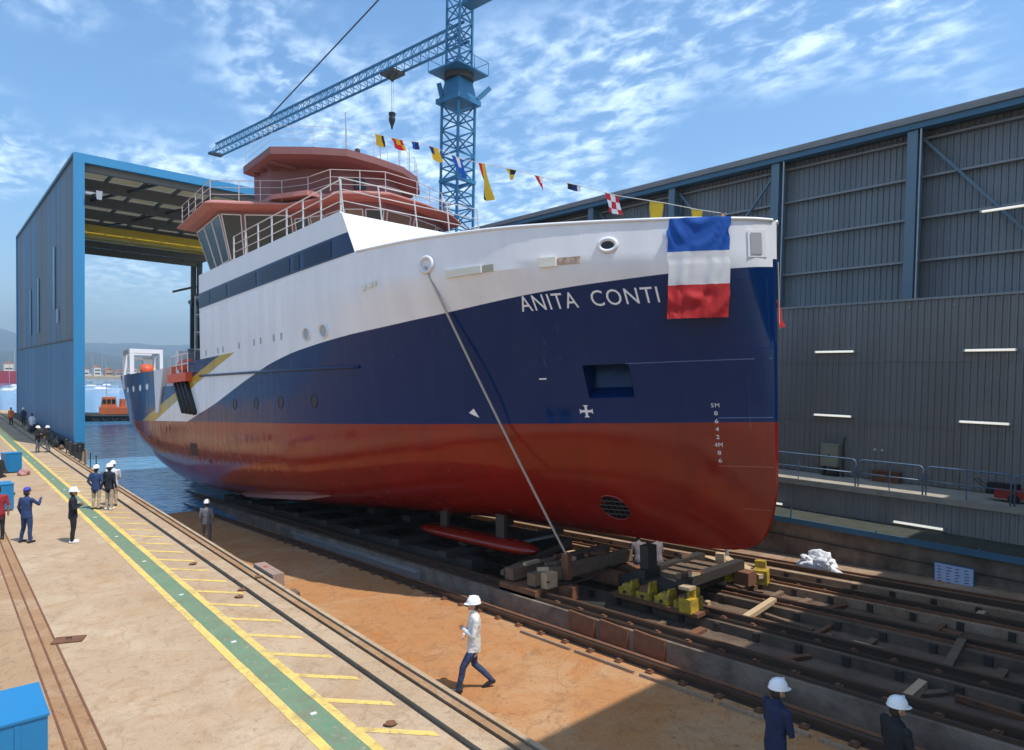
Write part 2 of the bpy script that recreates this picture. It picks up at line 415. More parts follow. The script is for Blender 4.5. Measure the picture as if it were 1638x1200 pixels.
# red painted steel plates let into the near face of the beam
for s_ in (10.6, 9.6, 8.6):
    b = MB(); z = zslip(s_)
    b.box(11.80-15, 11.86-15, s_-.42-5, s_+.42-5, z-.2, z+.24); b.build('beam_plate', RUST, slip)
# brackets under the far rails, guide strips and loose timber in the troughs
rq = random.Random(77)
me_b = MB().box(-.06, .0, -.07, .07, -.23, -.02).mesh('rail_bracket'); me_b.materials.append(STEEL)
for x in (18.7, 20.35, 14.55, 16.65):
    for i in range(22):
        s_ = .4+i*1.02; link('rail_bracket', me_b, slip, (x-15, s_-5, zslip(s_)-.10))
for x, w, off, m in ((12.5, .05, .20, RUST), (11.98, .06, .20, RAILST), (14.7, .05, -.10, RAILST), (15.3, .05, -.10, RUST), (16.85, .05, -.10, RUST), (17.3, .05, -.10, RAILST), (18.85, .06, -.10, RUST), (19.4, .05, -.10, PALEWOOD), (20.9, .05, -.10, RAILST), (21.4, .06, -.10, RUST), (13.4, .05, -.33, RUST), (13.7, .05, -.33, RAILST), (15.9, .05, -.33, RAILST), (18.1, .06, -.33, RUST)):
    o = MB().box(-w/2, w/2, -12, 28, 0, .07).build('guide_strip', m, slip, loc=(x-15, 0, zslip(5)+off)); o.rotation_euler = (-math.atan(SL), 0, 0)
meshes = []
for k_ in range(5):
    L_, w, h = rq.uniform(.5, 1.6), rq.uniform(.10, .22), rq.uniform(.07, .16)
    me = MB().hexa([(-L_/2,-w/2,0),(L_/2,-w/2*.9,0),(L_/2,w/2,0),(-L_/2,w/2*.95,0),(-L_/2,-w/2,h),(L_/2,-w/2*.9,h*.9),(L_/2,w/2,h),(-L_/2,w/2*.95,h)]).mesh('timber_offcut'); me.materials.append((TIMBER, RUST, TIMBER, PALEWOOD, RUST)[k_]); meshes.append(me)
for k_ in range(70):
    x = rq.choice((13.0, 13.6, 14.1, 15.75, 16.2, 17.8, 18.3, 20.0)); s_ = rq.uniform(.5, 22)
    o = link('timber_offcut', rq.choice(meshes), slip, (x+rq.uniform(-.2, .2)-15, s_-5, zslip(s_)-.33)); o.rotation_euler = (-math.atan(SL), 0, rq.choice((0, 1.57, rq.uniform(0, 3))))
for k_ in range(26):
    s_ = 1.5+k_*.82
    o = link('timber_offcut', meshes[k_ % 3], slip, (rq.choice((13.5, 15.9, 17.95))-15, s_-5, zslip(s_)-.32)); o.rotation_euler = (-math.atan(SL), 0, rq.uniform(-.06, .06))
# rails
def rail(x, label, s0=-10, s1=60, off=-.10, clips=True):
    root = empty('slipway_rail', (x, 5, 0), (-math.atan(SL), 0, 0))
    tag(root, label, 'rail', 'rails of the slipway')
    b = MB(); b.box(-.045, .045, s0-5, s1-5, off+.11, off+.15); b.box(-.018, .018, s0-5, s1-5, off+.02, off+.11); b.box(-.09, .09, s0-5, s1-5, off-.02, off+.02)
    b.build('rail_profile', RAILST, root)
    if clips:
        bm_ = MB(); bm_.box(-.20, .20, -.07, .07, off-.04, off+.035); bm_.box(-.17, -.1, -.04, .04, off+.03, off+.07); bm_.box(.1, .17, -.04, .04, off+.03, off+.07)
        me = bm_.mesh('rail_clip'); me.materials.append(RUST)
        for i in range(34):
            o = link('rail_clip', me, root, (0, i*.78-4.2, 0)); o.rotation_euler = (0, 0, random.uniform(-.1, .1))
    return root
rail(10.9, 'outer slipway rail along the orange concrete, nearest the walking man', off=-.06)
rail(12.25, 'slipway rail on the concrete beam with red plates', off=.20)
rail(15.0, 'central slipway rail under the keel of the ship')
rail(17.02, 'slipway rail just beyond the keel, right of the yellow cradle')
rail(19.1, 'slipway rail in front of the white sack')
rail(20.68, 'slipway rail running right past the white sack', clips=False)
# steel channel running beside the near rail
ch = empty('cable_channel', (11.12, 5, 0), (-math.atan(SL), 0, 0)); tag(ch, 'rusty steel cable channel beside the outer slipway rail', 'channel')
b = MB(); b.box(-.05, .05, -9, 22, -.06, .06); b.build('channel_beam', RUST, ch)
for k_ in range(6):
    b = MB(); b.box(-.64, -.58, -4+k_*1.75, -2.4+k_*1.75, -.06, .0); b.build('channel_cover', DUSTY, ch)
# cross ties between the middle rails
for i, s_ in enumerate((8.2, 3.9, 12.0, 16.5)):
    t = empty('cross_tie', (16.0, s_, zslip(s_)-.02)); 
    tag(t, ['timber cross tie at the edge of the shade, right of the yellow cradle', 'thin dark timber tie across the rails deep in the shade', 'timber cross tie just under the bow', 'timber cross tie beneath the forward keel'][i], 'timber')
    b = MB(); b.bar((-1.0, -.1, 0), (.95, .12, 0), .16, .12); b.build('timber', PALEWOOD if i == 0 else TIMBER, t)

# retaining wall, ledge, walkway on the right
rw = empty('retaining_wall', (22.6, 10, -.5)); tag(rw, 'stained concrete retaining wall with mossy ledge along the right side of the slipway', 'wall')
def rpart(name, m, fn):
    b = MB(); fn(b); b.v = [(x-22.6, y_-10, z+.5) for x, y_, z in b.v]; return b.build(name, m, rw)
rpart('wall_face', CONC, lambda b: b.box(22.6, 23.4, -14, 62, -5, .82))
rpart('ledge', MUD, lambda b: b.box(22.5, 24.5, -14, 62, .825, .90))
rpart('edge_angle', GUTTER, lambda b: b.box(22.44, 22.495, -14, 62, .74, .93))
for i in range(15):
    s_ = -6+i*2.75
    rpart('edge_post', GUTTER, lambda b: b.box(22.46, 22.50, s_-.02, s_+.02, .93, 1.25 if i % 3 == 0 else 1.0))
rpart('conduit', STEEL, lambda b: b.tube([(22.56, -14, .25), (22.56, 60, .25)], .02))
# skirt of corrugated sheet under the walkway
def corr_mesh(name, w, h, pitch, depth, m, n=None):
    """trapezoidal sheet: runs along +y for w, up z for h, ribs towards -x"""
    b = MB(); n = n or int(round(w/pitch)); pitch = w/n; prof = []
    for i in range(n):
        a = i*pitch; prof += [(0, a), (0, a+pitch*.55), (-depth, a+pitch*.65), (-depth, a+pitch*.9)]
    prof.append((0, w))
    vs_ = []
    for x, y_ in prof: vs_ += [(x, y_, 0), (x, y_, h)]
    b.add(vs_, [(2*i, 2*i+2, 2*i+3, 2*i+1) for i in range(len(prof)-1)])
    me = b.mesh(name); me.materials.append(m); return me
wk = empty('raised_walkway', (25.4, 10, .9)); tag(wk, 'raised concrete walkway with corrugated skirt along the grey building', 'walkway')
b = MB(); b.box(24.3-25.4, 26.75-25.4, -24, 50, .93, 1.13); b.build('walkway_slab', WALK, wk)
me = corr_mesh('skirt_sheet', 1.5, 1.02, .21, .035, CLADLOW)
for i in range(40):
    s_ = -10+i*1.5
    o = link('skirt_sheet', me, wk, (24.42-25.4, s_-10, -.085))

# ------------------------------------------------------------------ sea and far shore
sheet('harbour_water', -3900, 6300, 20, 7600, ZW, WATER)
b = MB(); b.box(23.4, 260, -80, 118, -4, .8); struct(b.build('yard_ground', WALK))
HILLM = ground_mat('scrub_hillside', (.05, .06, .04), (.08, .08, .06), (.03, .04, .025), (.07, .06, .045), .5, .004)
def hills(name, pts, depth, seed, z0=-3):
    """a ridge: pts = (bearing from +Y in degrees clockwise, crest height) at a distance; a real landform with front and back slopes"""
    rnd = random.Random(seed); b = MB(); rows = 9; n = 90
    def crest(a):
        for (a0, h0), (a1, h1) in zip(pts, pts[1:]):
            if a <= a1:
                t = (a-a0)/(a1-a0); t = t*t*(3-2*t); return h0+(h1-h0)*t
        return pts[-1][1]
    nz = [rnd.uniform(-1, 1) for _ in range(400)]
    def noise(u):
        i = int(math.floor(u)); f = u-i; f = f*f*(3-2*f); return nz[i % 400]*(1-f)+nz[(i+1) % 400]*f
    for i in range(n+1):
        a = pts[0][0]+(pts[-1][0]-pts[0][0])*i/n; H_ = crest(a)
        for j in range(rows+1):
            t = j/rows; prof = math.sin(min(1, t*1.25)*math.pi/2) if t < .8 else 1-((t-.8)/.2)**2*.9
            d = depth*(.72+.5*t)
            h = z0+(H_+5)*prof*(1+.07*noise(i*.31+j*1.7)+.05*noise(i*.9+j*3.1+50)) + (20*noise(i*.5+j*2.2+9)*prof if j else 0)*H_/300
            b.v.append((math.sin(R(a))*d, math.cos(R(a))*d, h))
    for i in range(n):
        for j in range(rows):
            p = i*(rows+1)+j; b.f.append((p, p+rows+1, p+rows+2, p+1)); b.m.append(0)
    return struct(b.build(name, HILLM, smooth=True))
hills('far_hills', [(-25, 250), (-6, 330), (0.0, 372), (1.2, 360), (3.5, 300), (6, 262), (8, 225), (11, 232), (14, 215), (18, 240), (24, 220), (40, 190)], 6000, 3)
hills('near_hills', [(-20, 60), (0, 85), (4, 80), (8, 95), (11, 70), (15, 78), (22, 50), (40, 40)], 3300, 11)
b = MB(); b.box(-900, 1500, 640, 1000, -4, .4); struct(b.build('far_shore', QUAY))

# ------------------------------------------------------------------ grey building on the right
gb = empty('grey_shipyard_building', (27.4, 20, .8))
tag(gb, 'long grey corrugated shipyard building with blue gutter lining the right side of the slipway', 'building')
def gpart(name, m, fn, parent=None):
    b = MB(); fn(b); b.v = [(x-27.4, y_-20, z-.8) for x, y_, z in b.v]; return b.build(name, m, parent or gb)
cols = [8.5+5.2*i for i in range(-3, 18)]
S0, S1 = cols[0]-1.0, cols[-1]+.5
me = corr_mesh('cladding_sheet', 1.04, 6.65, .208, .045, CLAD)
n_sheet = int((S1-S0)/1.04)
for i in range(n_sheet): link('cladding_sheet', me, gb, (27.75-27.4, S0+i*1.04-20, 8.4-.8))
me = corr_mesh('lower_cladding_sheet', 1.04, 6.62, .208, .045, CLADLOW)
for i in range(n_sheet): link('lower_cladding_sheet', me, gb, (26.66-27.4, S0+i*1.04-20, 2.06-.8))
for c in cols:
    def f(b):
        b.box(26.9, 27.0, c-.17, c+.17, 8.66, 14.9); b.box(27.0, 27.55, c-.02, c+.02, 8.66, 14.9); b.box(27.55, 27.6, c-.17, c+.17, 8.66, 14.9)
    gpart('column', COLST, f)
zg = [10.25, 11.82, 13.33, 14.72]
for i in range(len(cols)-1):
    for z in zg:
        gpart('girt', GIRT, lambda b: b.box(27.5, 27.66, cols[i]+.175, cols[i+1]-.175, z-.04, z+.04))
for i in range(0, len(cols)-1):
    a, c = cols[i]+.2, cols[i+1]-.2
    if i % 3 == 1 or i % 3 == 2:
        if i % 3 == 2: a, c = c, a
        gpart('diagonal_brace', COLST, lambda b: b.bar((27.42, a, 14.7), (27.42, c, 8.8), .09))
        gpart('diagonal_brace', COLST, lambda b: b.bar((27.30, c, 14.7), (27.30, a, 8.8), .09)) if i % 3 == 1 else None
for z in (4.2, 6.5):
    gpart('lap_strip', CLADLOW, lambda b: b.box(26.595, 26.612, S0, S1, z, z+.025))
for y_ in (9.05, 9.3):
    gpart('wall_fitting', WHITE, lambda b: b.box(26.56, 26.6, y_-.03, y_+.03, 3.15, 3.22))
gpart('ledge_cap', GIRT, lambda b: b.box(26.58, 27.72, S0, S1, 8.68, 8.76))
gpart('gutter', GUTTER, lambda b: b.box(26.80, 27.2, S0, S1, 14.92, 15.13))
gpart('roof_edge', FASCIA, lambda b: (b.box(26.72, 27.5, S0, S1, 15.135, 15.30), b.box(26.82, 27.5, S0, S1, 15.30, 15.42)))
gpart('roof_slope', FASCIA, lambda b: b.hexa([(27.5,S0,15.2),(45,S0,17.4),(45,S1,17.4),(27.5,S1,15.2),(27.5,S0,15.4),(45,S0,17.6),(45,S1,17.6),(27.5,S1,15.4)]))
gpart('end_wall', CLAD, lambda b: b.box(27.8, 45, S1-.3, S1, .8, 16.5))
gpart('rear_wall', CLAD, lambda b: b.box(44.7, 45, S0, S1-.3, .8, 17.2))
for i, s_ in enumerate((13.55, 8.45)):
    gpart('downpipe', GALV, lambda b: b.tube([(26.86, s_-.24, 14.9), (26.86, s_-.24, 8.75)], .035))
for y_ in (11.1, 9.8, 8.3, 6.9):
    gpart('bolt', GALV, lambda b: b.lathe([(0,-.06),(.03,-.06),(.03,0)], (26.6, y_, 8.45), 6, 'x'))

# fluorescent tubes
def tube_light(x, y0, y1, z, label, tilt=0):
    r = empty('fluorescent_light', (x, (y0+y1)/2, z)); tag(r, label, 'light', 'fluorescent lights along the right wall')
    L_ = (y1-y0)/2
    b = MB(); b.tube([(0, -L_, 0), (0, L_, tilt)], .038, 8); b.build('tube', TUBE, r, smooth=True)
    b = MB(); b.box(.035, .09, -L_-.04, L_+.04, -.05, .05); b.box(-.045, .09, -L_-.06, -L_, -.05, .05); b.box(-.045, .09, L_, L_+.06, -.05, .05); b.build('fitting', GALV, r)
tube_light(26.48, 10.13, 11.58, 6.88, 'upper fluorescent light on the grey wall next to the bow')
tube_light(26.48, 5.12, 6.52, 6.85, 'upper fluorescent light near the right edge of the grey wall')
tube_light(26.48, 10.14, 11.55, 4.38, 'lower fluorescent light on the grey wall above the cabinet')
tube_light(26.48, 5.21, 6.6, 4.41, 'lower fluorescent light near the right edge of the grey wall')
tube_light(26.75, 4.85, 6.25, 11.56, 'high fluorescent light among the braces at the top right')
tube_light(24.30, 6.39, 7.83, 1.02, 'fluorescent light on the skirt below the walkway, above the sign board')
tube_light(24.30, 11.68, 13.1, 1.0, 'fluorescent light on the skirt half hidden by the bow')

# walkway railing: two hooped steel panels and a blue run
def hoop_rail(y0, y1, label, m, h=.95):
    r = empty('walkway_railing', (24.42, (y0+y1)/2, 2.03)); tag(r, label, 'railing', 'railing panels on the walkway')
    L_ = (y1-y0)/2
    b = MB(); b.tube([(0,-L_,0),(0,-L_,h-.12),(0,-L_+.05,h-.03),(0,-L_+.13,h),(0,L_-.13,h),(0,L_-.05,h-.03),(0,L_,h-.12),(0,L_,0)], .026, 8); b.build('hoop', m, r, smooth=True)
    b = MB(); b.tube([(0,-L_,h*.5),(0,L_,h*.5)], .02, 6); b.build('middle_rail', m, r, smooth=True)
    b = MB(); b.tube([(0,0,0),(0,0,h)], .02, 6); b.build('post', m, r)
RAILBLUE = mat('railing_blue_paint', (.10, .19, .30), .4, .2, var=.5, vscale=8, col2=(.25, .27, .29))
hoop_rail(9.15, 13.2, 'grey blue hooped railing panel on the walkway beside the bow', RAILBLUE)
hoop_rail(7.05, 9.05, 'grey blue hooped railing panel in the sun on the walkway', RAILBLUE)
hoop_rail(4.7, 6.95, 'shaded blue railing panel on the walkway at right edge', RAILBLUE)
hoop_rail(13.3, 17.0, 'railing panel on the walkway hidden behind the bow', RAILBLUE)
hoop_rail(2.4, 4.6, 'shaded blue railing panel beyond the red machine', RAILBLUE)
# electrical cabinet
c = empty('electrical_cabinet', (26.3, 10.8, 2.03)); tag(c, 'beige electrical cabinet on the walkway against the grey wall', 'cabinet')
BEIGE = mat('beige_cabinet', (.28, .27, .2), .5, var=.3, vscale=4)
b = MB(); b.box(-.12, .2, -.33, .33, .38, 1.25); b.build('cabinet_box', BEIGE, c)
b = MB(); b.box(-.135, -.122, -.29, .29, .42, 1.21); d_ = b.build('cabinet_door', BEIGE, c)
b = MB(); b.box(-.15, -.136, -.03, .03, .76, .86); b.build('latch', STEEL, d_)
b = MB(); b.box(-.05, .15, -.28, -.2, 0, .38); b.box(-.05, .15, .2, .28, 0, .38); b.box(-.1, .18, -.3, .3, .0, .06); b.build('stand', STEEL, c)
b = MB(); b.tube([(.1, -.45, 0), (.1, -.45, 1.5), (.25, -.45, 1.5)], .03, 6); b.build('cable_pipe', STEEL, c)
# red machine
m_ = empty('red_machine', (25.3, 4.95, 2.03)); tag(m_, 'red and black portable machine on the walkway at the right edge', 'machine')
REDM = mat('red_machine_paint', (.30, .02, .015), .4)
b = MB(); b.box(-.25, .25, -.45, .3, .12, .42); o = b.build('body', REDM, m_)
b = MB(); b.box(-.2, .2, -.3, .5, .42, .56); b.box(-.12, .12, .3, .55, .2, .42); b.build('engine', BLACK, m_)
for s_ in (-1, 1):
    b = MB(); b.lathe([(0,-.05),(.14,-.05),(.14,.05),(0,.05)], (0,0,0), 14, 'x'); b.build('wheel', BLACK, m_, loc=(s_*.28, -.2, .14))
b = MB(); b.tube([(-.2,.4,.3),(-.2,.85,.62),(.2,.85,.62),(.2,.4,.3)], .018); b.build('handle', STEEL, m_)
# red valve box low on the grey wall
v = empty('rusty_valve_box', (26.4, 8.8, 2.03)); tag(v, 'low rusty red box behind the sunlit railing panel', 'box')
b = MB(); b.box(-.15, .15, -.45, .45, 0, .38); b.build('box_body', RUST, v); b = MB(); b.box(-.19, .17, -.48, .48, .385, .42); b.build('lid', RUST, v)
# sign board
sg = empty('sign_board', (22.36, 5.57, -.33), (0, R(-7), 0)); tag(sg, 'pale blue notice board with rows of print leaning on the retaining wall', 'sign')
SIGN = mat('sign_paper', (.50, .58, .78), .5); INK = mat('sign_ink', (.10, .13, .30), .6); REDINK = mat('red_ink', (.5, .06, .06), .6)
b = MB(); b.box(0, .03, -.52, .5, 0, .76); b.build('board', GUTTER, sg)
b = MB(); b.box(-.008, 0, -.49, .47, .03, .73); pp = b.build('printed_sheet', SIGN, sg)
b = MB(); b2 = MB()
for i in range(7):
    for j in range(4):
        y0 = .40-j*.225; z0 = .66-i*.09
        (b2 if j == 0 and i > 2 else b).box(-.011, -.0085, y0-.05-random.uniform(.02, .09), y0, z0-.03, z0)
b.build('print', INK, pp); b2.build('red_print', REDINK, pp)
# white sack
def lumpy(name, size, seed, m, parent=None, loc=(0,0,0), amp=.22, cuts=4):
    rnd = random.Random(seed); bm = bmesh.new(); bmesh.ops.create_icosphere(bm, subdivisions=cuts, radius=1)
    ph = [(rnd.uniform(1,4), rnd.uniform(1,4), rnd.uniform(1,4), rnd.uniform(0,6)) for _ in range(7)]
    for v_ in bm.verts:
        d = sum(math.sin(a*v_.co.x*1.7+b_*v_.co.y*1.3+c_*v_.co.z+p) for a, b_, c_, p in ph)/7
        v_.co *= 1+amp*2*d
        v_.co.x *= size[0]; v_.co.y *= size[1]; v_.co.z = max(v_.co.z, -.55)*size[2]+.55*size[2]
    me = bpy.data.meshes.new(name); bm.to_mesh(me); bm.free(); me.materials.append(m)
    me.polygons.foreach_set('use_smooth', [True]*len(me.polygons))
    return link(name, me, parent, loc)
from mathutils import noise as mnoise
bm = bmesh.new(); bmesh.ops.create_icosphere(bm, subdivisions=5, radius=1)
for v_ in bm.verts:
    d = v_.co.normalized(); r_ = .62+.55*mnoise.noise(d*1.3+Vector((4.1, 2, 7)))+.30*abs(mnoise.noise(d*3.1))+.13*abs(mnoise.noise(d*7.3))
    v_.co = Vector((d.x*r_*.36, d.y*r_*.85, max(0, d.z*r_*.52+.16)))
me = bpy.data.meshes.new('white_sack'); bm.to_mesh(me); bm.free(); me.materials.append(BAG); me.polygons.foreach_set('use_smooth', [True]*len(me.polygons))
sk = link('white_sack', me, None, (21.15, 9.0, zslip(9.0)-.09)); tag(sk, 'crumpled white sack lying beside the far slipway rail', 'sack')

# ------------------------------------------------------------------ travelling blue shed over the launching end
sh = empty('blue_travelling_shed', (17.5, 74.5, 0)); tag(sh, 'tall blue open ended travelling shed spanning the slipway at the water', 'shed')
def spart(name, m, fn, parent=None):
    b = MB(); fn(b); b.v = [(x-17.5, y_-74.5, z) for x, y_, z in b.v]; return b.build(name, m, parent or sh)
SY0, SY1, SZ, SX0, SX1 = 54.6, 94.5, 20.65, 7.75, 27.6
BEAMGREY = mat('beam_grey_paint', (.14, .135, .12), .6)
n_ = 38; w_ = (SY1-SY0-.5)/n_
me1 = corr_mesh('wall_sheet', w_, 7.7, w_/4, .07, SHEDBLUE); me2 = corr_mesh('upper_wall_sheet', w_, 12.7, w_/4, .07, SHEDGREY); me3 = corr_mesh('blue_upper_wall_sheet', w_, 12.7, w_/4, .07, SHEDBLUE)
for i in range(n_):
    y_ = SY0+.45+i*w_-74.5
    link('wall_sheet', me1, sh, (SX0-17.5, y_, .12)); link('upper_wall_sheet', me2 if random.random() < .62 or i < 5 else me3, sh, (SX0-17.5+.05, y_, 7.80))
# translucent strips in the upper wall
STRIPM = mat('pale_wall_strip', (.22, .32, .42), .4)
for y_, z0, z1 in ((64.1, 10.5, 15.5), (74.3, 9.0, 14.0), (80.5, 9.0, 13.5), (62.3, 9.3, 10.4)):
    spart('wall_strip', STRIPM if z1 < 11 else SHEDBLUE, lambda b: b.box(SX0-.13, SX0-.05, y_, y_+.8, z0, z1))
def post(b):
    b.box(SX0-.12, SX0+.5, SY0-.05, SY0+.45, 0, SZ+.05)
spart('corner_post', BLUEST, post)
spart('far_corner_post', BLUEST, lambda b: b.box(SX0-.12, SX0+.4, SY1, SY1+.4, 0, SZ+.05))
spart('front_beam', BLUEST, lambda b: b.box(SX0+.5, SX1, SY0-.05, SY0+.4, SZ-.55, SZ+.05))
spart('seam_cap', STEEL, lambda b: b.box(SX0-.11, SX0-.005, SY0+.45, SY1, 7.72, 7.84))
spart('wall_top_trim', GUTTER, lambda b: b.box(SX0-.16, SX0+.1, SY0+.45, SY1, SZ-.12, SZ+.1))
spart('inner_wall', SHEDGREY, lambda b: b.box(SX0+.12, SX0+.2, SY0+.45, SY1, .2, SZ-.2))
spart('base_beam', BLACK, lambda b: b.box(SX0-.45, SX0+.3, SY0-1.2, SY1+.3, .02, .55))
ys = [SY0+.6+i*(SY1-SY0-1.0)/7 for i in range(8)]; xs_ = [SX0+.3+i*(SX1-SX0-.4)/8 for i in range(9)]
for i in range(8):
    spart('roof_beam', BEAMGREY, lambda b: b.box(SX0+.2, SX1, ys[i]-.16, ys[i]+.16, SZ-1.0, SZ-.12))
for j in range(9):
    for i in range(7):
        spart('purlin', BEAMGREY, lambda b: b.box(xs_[j]-.08, xs_[j]+.08, ys[i]+.17, ys[i+1]-.17, SZ-.42, SZ-.13))
me = MB().box(0, 1, 0, 1, 0, .05).mesh('roof_panel'); me.materials.append(ROOFPANEL)
for i in range(7):
    for j in range(8):
        o = link('roof_panel', me, sh, (xs_[j]+.09-17.5, ys[i]+.2-74.5, SZ-.125)); o.scale = (xs_[j+1]-xs_[j]-.18, ys[i+1]-ys[i]-.4, 1)
spart('diagonal_tie', STEEL, lambda b: b.bar((SX0+6, ys[0], SZ-.6), (SX0+1, ys[3], SZ-.6), .18))
spart('diagonal_tie', STEEL, lambda b: b.bar((SX0+10, ys[1], SZ-.6), (SX0+4, ys[5], SZ-.6), .18))
def girder(b):
    for dy in (-.8, .8):
        b.box(SX0+.5, SX1-.3, 74.0+dy-.25, 74.0+dy+.25, SZ-2.5, SZ-1.35)
CRANEY = mat('crane_yellow', (.75, .52, .03), .5, var=.4, vscale=1.5, col2=(.55, .36, .03))
spart('crane_girder', CRANEY, girder)
spart('crane_rail', CRANEY, lambda b: b.box(SX0+.3, SX0+.6, SY0+.8, SY1-.5, SZ-2.9, SZ-2.55))
for i in range(8):
    if i in (0, 4, 7): spart('right_leg', STEEL, lambda b: b.box(SX1-.6, SX1-.05, ys[i]-.3, ys[i]+.3, 15.6 if i < 7 else 2, SZ-.55))
spart('far_lattice_leg', STEEL, lambda b: b.box(SX1-1.3, SX1-.7, SY1-.3, SY1+.1, SZ-6.2, SZ-.6))
spart('far_bracket', STEEL, lambda b: b.bar((SX1-3.6, SY1-.3, SZ-4.6), (SX1-.7, SY1-.3, SZ-3.6), .28))
# floodlight on the post
fl = empty('floodlight', (8.55, 54.3, 18.0)); tag(fl, 'small white floodlight bracketed to the blue shed corner post', 'floodlight')
b = MB(); b.box(-.3, .1, -.1, .05, -.1, .0); b.bar((-.3, 0, 0), (.5, 0, .05), .08); b.build('bracket', GALV, fl)
b = MB(); b.hexa([(.35,-.2,-.4),(.65,-.2,-.4),(.62,.1,-.35),(.38,.1,-.35),(.3,-.22,.2),(.7,-.22,.2),(.62,.1,.18),(.38,.1,.18)]); b.build('lamp_housing', GALV, fl)

# assembly hall whose open end shades the head of the slipway
ah = empty('assembly_hall', (20, -20, 0)); tag(ah, 'large open fronted assembly hall at the head of the slipway', 'building')
def apart(name, m, fn):
    b = MB(); fn(b); b.v = [(x-20, y_+20, z) for x, y_, z in b.v]; return b.build(name, m, ah)
apart('roof', FASCIA, lambda b: b.box(7.7, 45, -45, .34, 15.1, 15.5))
apart('left_wall', CLAD, lambda b: b.box(7.7, 7.9, -45, -9, 0, 15.09))
apart('back_wall', CLAD, lambda b: b.box(7.9, 45, -45, -44.8, 0, 15.09))
for x in (8.0, 26.9): apart('front_column', COLST, lambda b: b.box(x-.2, x+.2, -8.9 if x < 10 else -2.5, -8.4 if x < 10 else -2.0, 0, 15.09))
# ------------------------------------------------------------------ the ship: hull form
def lerp(tab,x):
    if x<=tab[0][0]: return tab[0][1]
    for (a,b),(c,d) in zip(tab,tab[1:]):
        if x<=c: return b+(d-b)*(x-a)/(c-a)
    return tab[-1][1]
def smooth(tab,x):
    # monotone-ish cubic (catmull-rom on nonuniform) 
    n=len(tab)
    if x<=tab[0][0]: return tab[0][1]
    if x>=tab[-1][0]: return tab[-1][1]
    for i in range(n-1):
        if x<=tab[i+1][0]: break
    x0,y0=tab[i]; x1,y1=tab[i+1]; h=x1-x0
    d=(y1-y0)/h
    def sl(j):
        if j==0: return (tab[1][1]-tab[0][1])/(tab[1][0]-tab[0][0])
        if j==n-1: return (tab[-1][1]-tab[-2][1])/(tab[-1][0]-tab[-2][0])
        a=(tab[j][1]-tab[j-1][1])/(tab[j][0]-tab[j-1][0]); b=(tab[j+1][1]-tab[j][1])/(tab[j+1][0]-tab[j][0])
        return 0 if a*b<=0 else 2*a*b/(a+b)
    m0,m1=sl(i),sl(i+1); t=(x-x0)/h
    return (2*t**3-3*t*t+1)*y0+(t**3-2*t*t+t)*h*m0+(-2*t**3+3*t*t)*y1+(t**3-t*t)*h*m1
B_TOP=[(0,.10),(.2,.48),(.56,.9),(1.05,1.38),(1.5,1.8),(2.25,2.35),(3.4,3.12),(5.1,4.05),(6.6,4.55),(8.3,4.95),(10.6,5.15),(16,5.25),(36,5.25),(41,5.15),(45,4.95)]
B_WL=[(0,.06),(1,.52),(2,1.02),(4,2.0),(6,2.88),(8,3.62),(10,4.22),(12,4.68),(14,4.98),(17,5.2),(36,5.22),(41,5.05),(45,4.75)]
STEM=[(-.3,3.2),(-.18,2.4),(-.1,1.2),(.05,.62),(.3,.36),(.63,.18),(1.1,.07),(1.6,0),(9,-.12)]
ZK=[(0,-.18),(8,-.35),(15,-.6),(22,-.8),(28,-.95),(33,-.85),(36,-.45),(39,.25),(42,1.4),(45,2.75)]
NEX=[(0,1.15),(4,1.25),(8,1.5),(12,1.9),(17,2.6),(28,3.2),(36,3.2),(45,3.0)]
ZWL=3.1
def y_shift(u,z):
    w=((u-30)/15)**2 if u>30 else 0.0
    return w*((.68 if z>3.1 else .3)*(z-3.1)-1.6)
def y_at_u(u,z): return y_stem(z)*(1-u/45)+u+y_shift(u,z)
def y_stem(z): return lerp(STEM,z)
def z_kn(u): return 6.95+.022*u
def zk(u): return smooth(ZK,u)
def hb_u(u,z):
    bw=smooth(B_WL,u)
    if z>=ZWL:
        k=z_kn(u); bt=smooth(B_TOP,u)
        if z>=k: return bt
        t=(z-ZWL)/(k-ZWL); return bw+(bt-bw)*t**1.35
    k=zk(u)
    if z<=k: return 0.0
    tau=(z-k)/(ZWL-k); n=smooth(NEX,u)
    return bw*(1-(1-tau)**n)**(1/n)
def u_of(y,z):
    u=y
    for _ in range(8): u=max(0,min(45,u+(y-y_at_u(u,z))*.9))
    return u
def hb(y,z): return hb_u(u_of(y,z),z)
ZB = [(-.2,6.77),(.74,6.72),(1.74,6.67),(3.53,6.54),(4.6,6.44),(5.83,6.32),(7.5,6.17),(9.57,6.05),(11.5,5.97),(13.05,5.87),(15.3,5.68),(17.54,5.36),(20.26,4.80),(23.88,3.95),(28.3,3.10),(32,2.4)]
def yl_lo(y): return lerp([(20, 6.40), (21.28, 6.08), (26.3, 5.04), (29.28, 4.36), (34.6, 3.1), (40, 1.8)], y)
def yl_up(y): return lerp([(20, 6.75), (23.04, 6.13), (26.87, 5.39), (30.06, 4.68), (37.9, 3.09), (42, 2.2)], y)
def z_top(u):
    if u <= 10.72: return 7.85+.052*u
    if u <= 26.0: return 8.41
    if u <= 28.1: return 6.10
    if u <= 34.0: return 5.00
    return 5.98+.02*(u-34)
SHIP_O = (15.01, 7.29, 1.61)
ship = empty('research_ship', SHIP_O, (-math.atan(SL), 0, 0))
tag(ship, 'large navy, white and red research ship standing on the slipway, bow towards the right', 'ship')

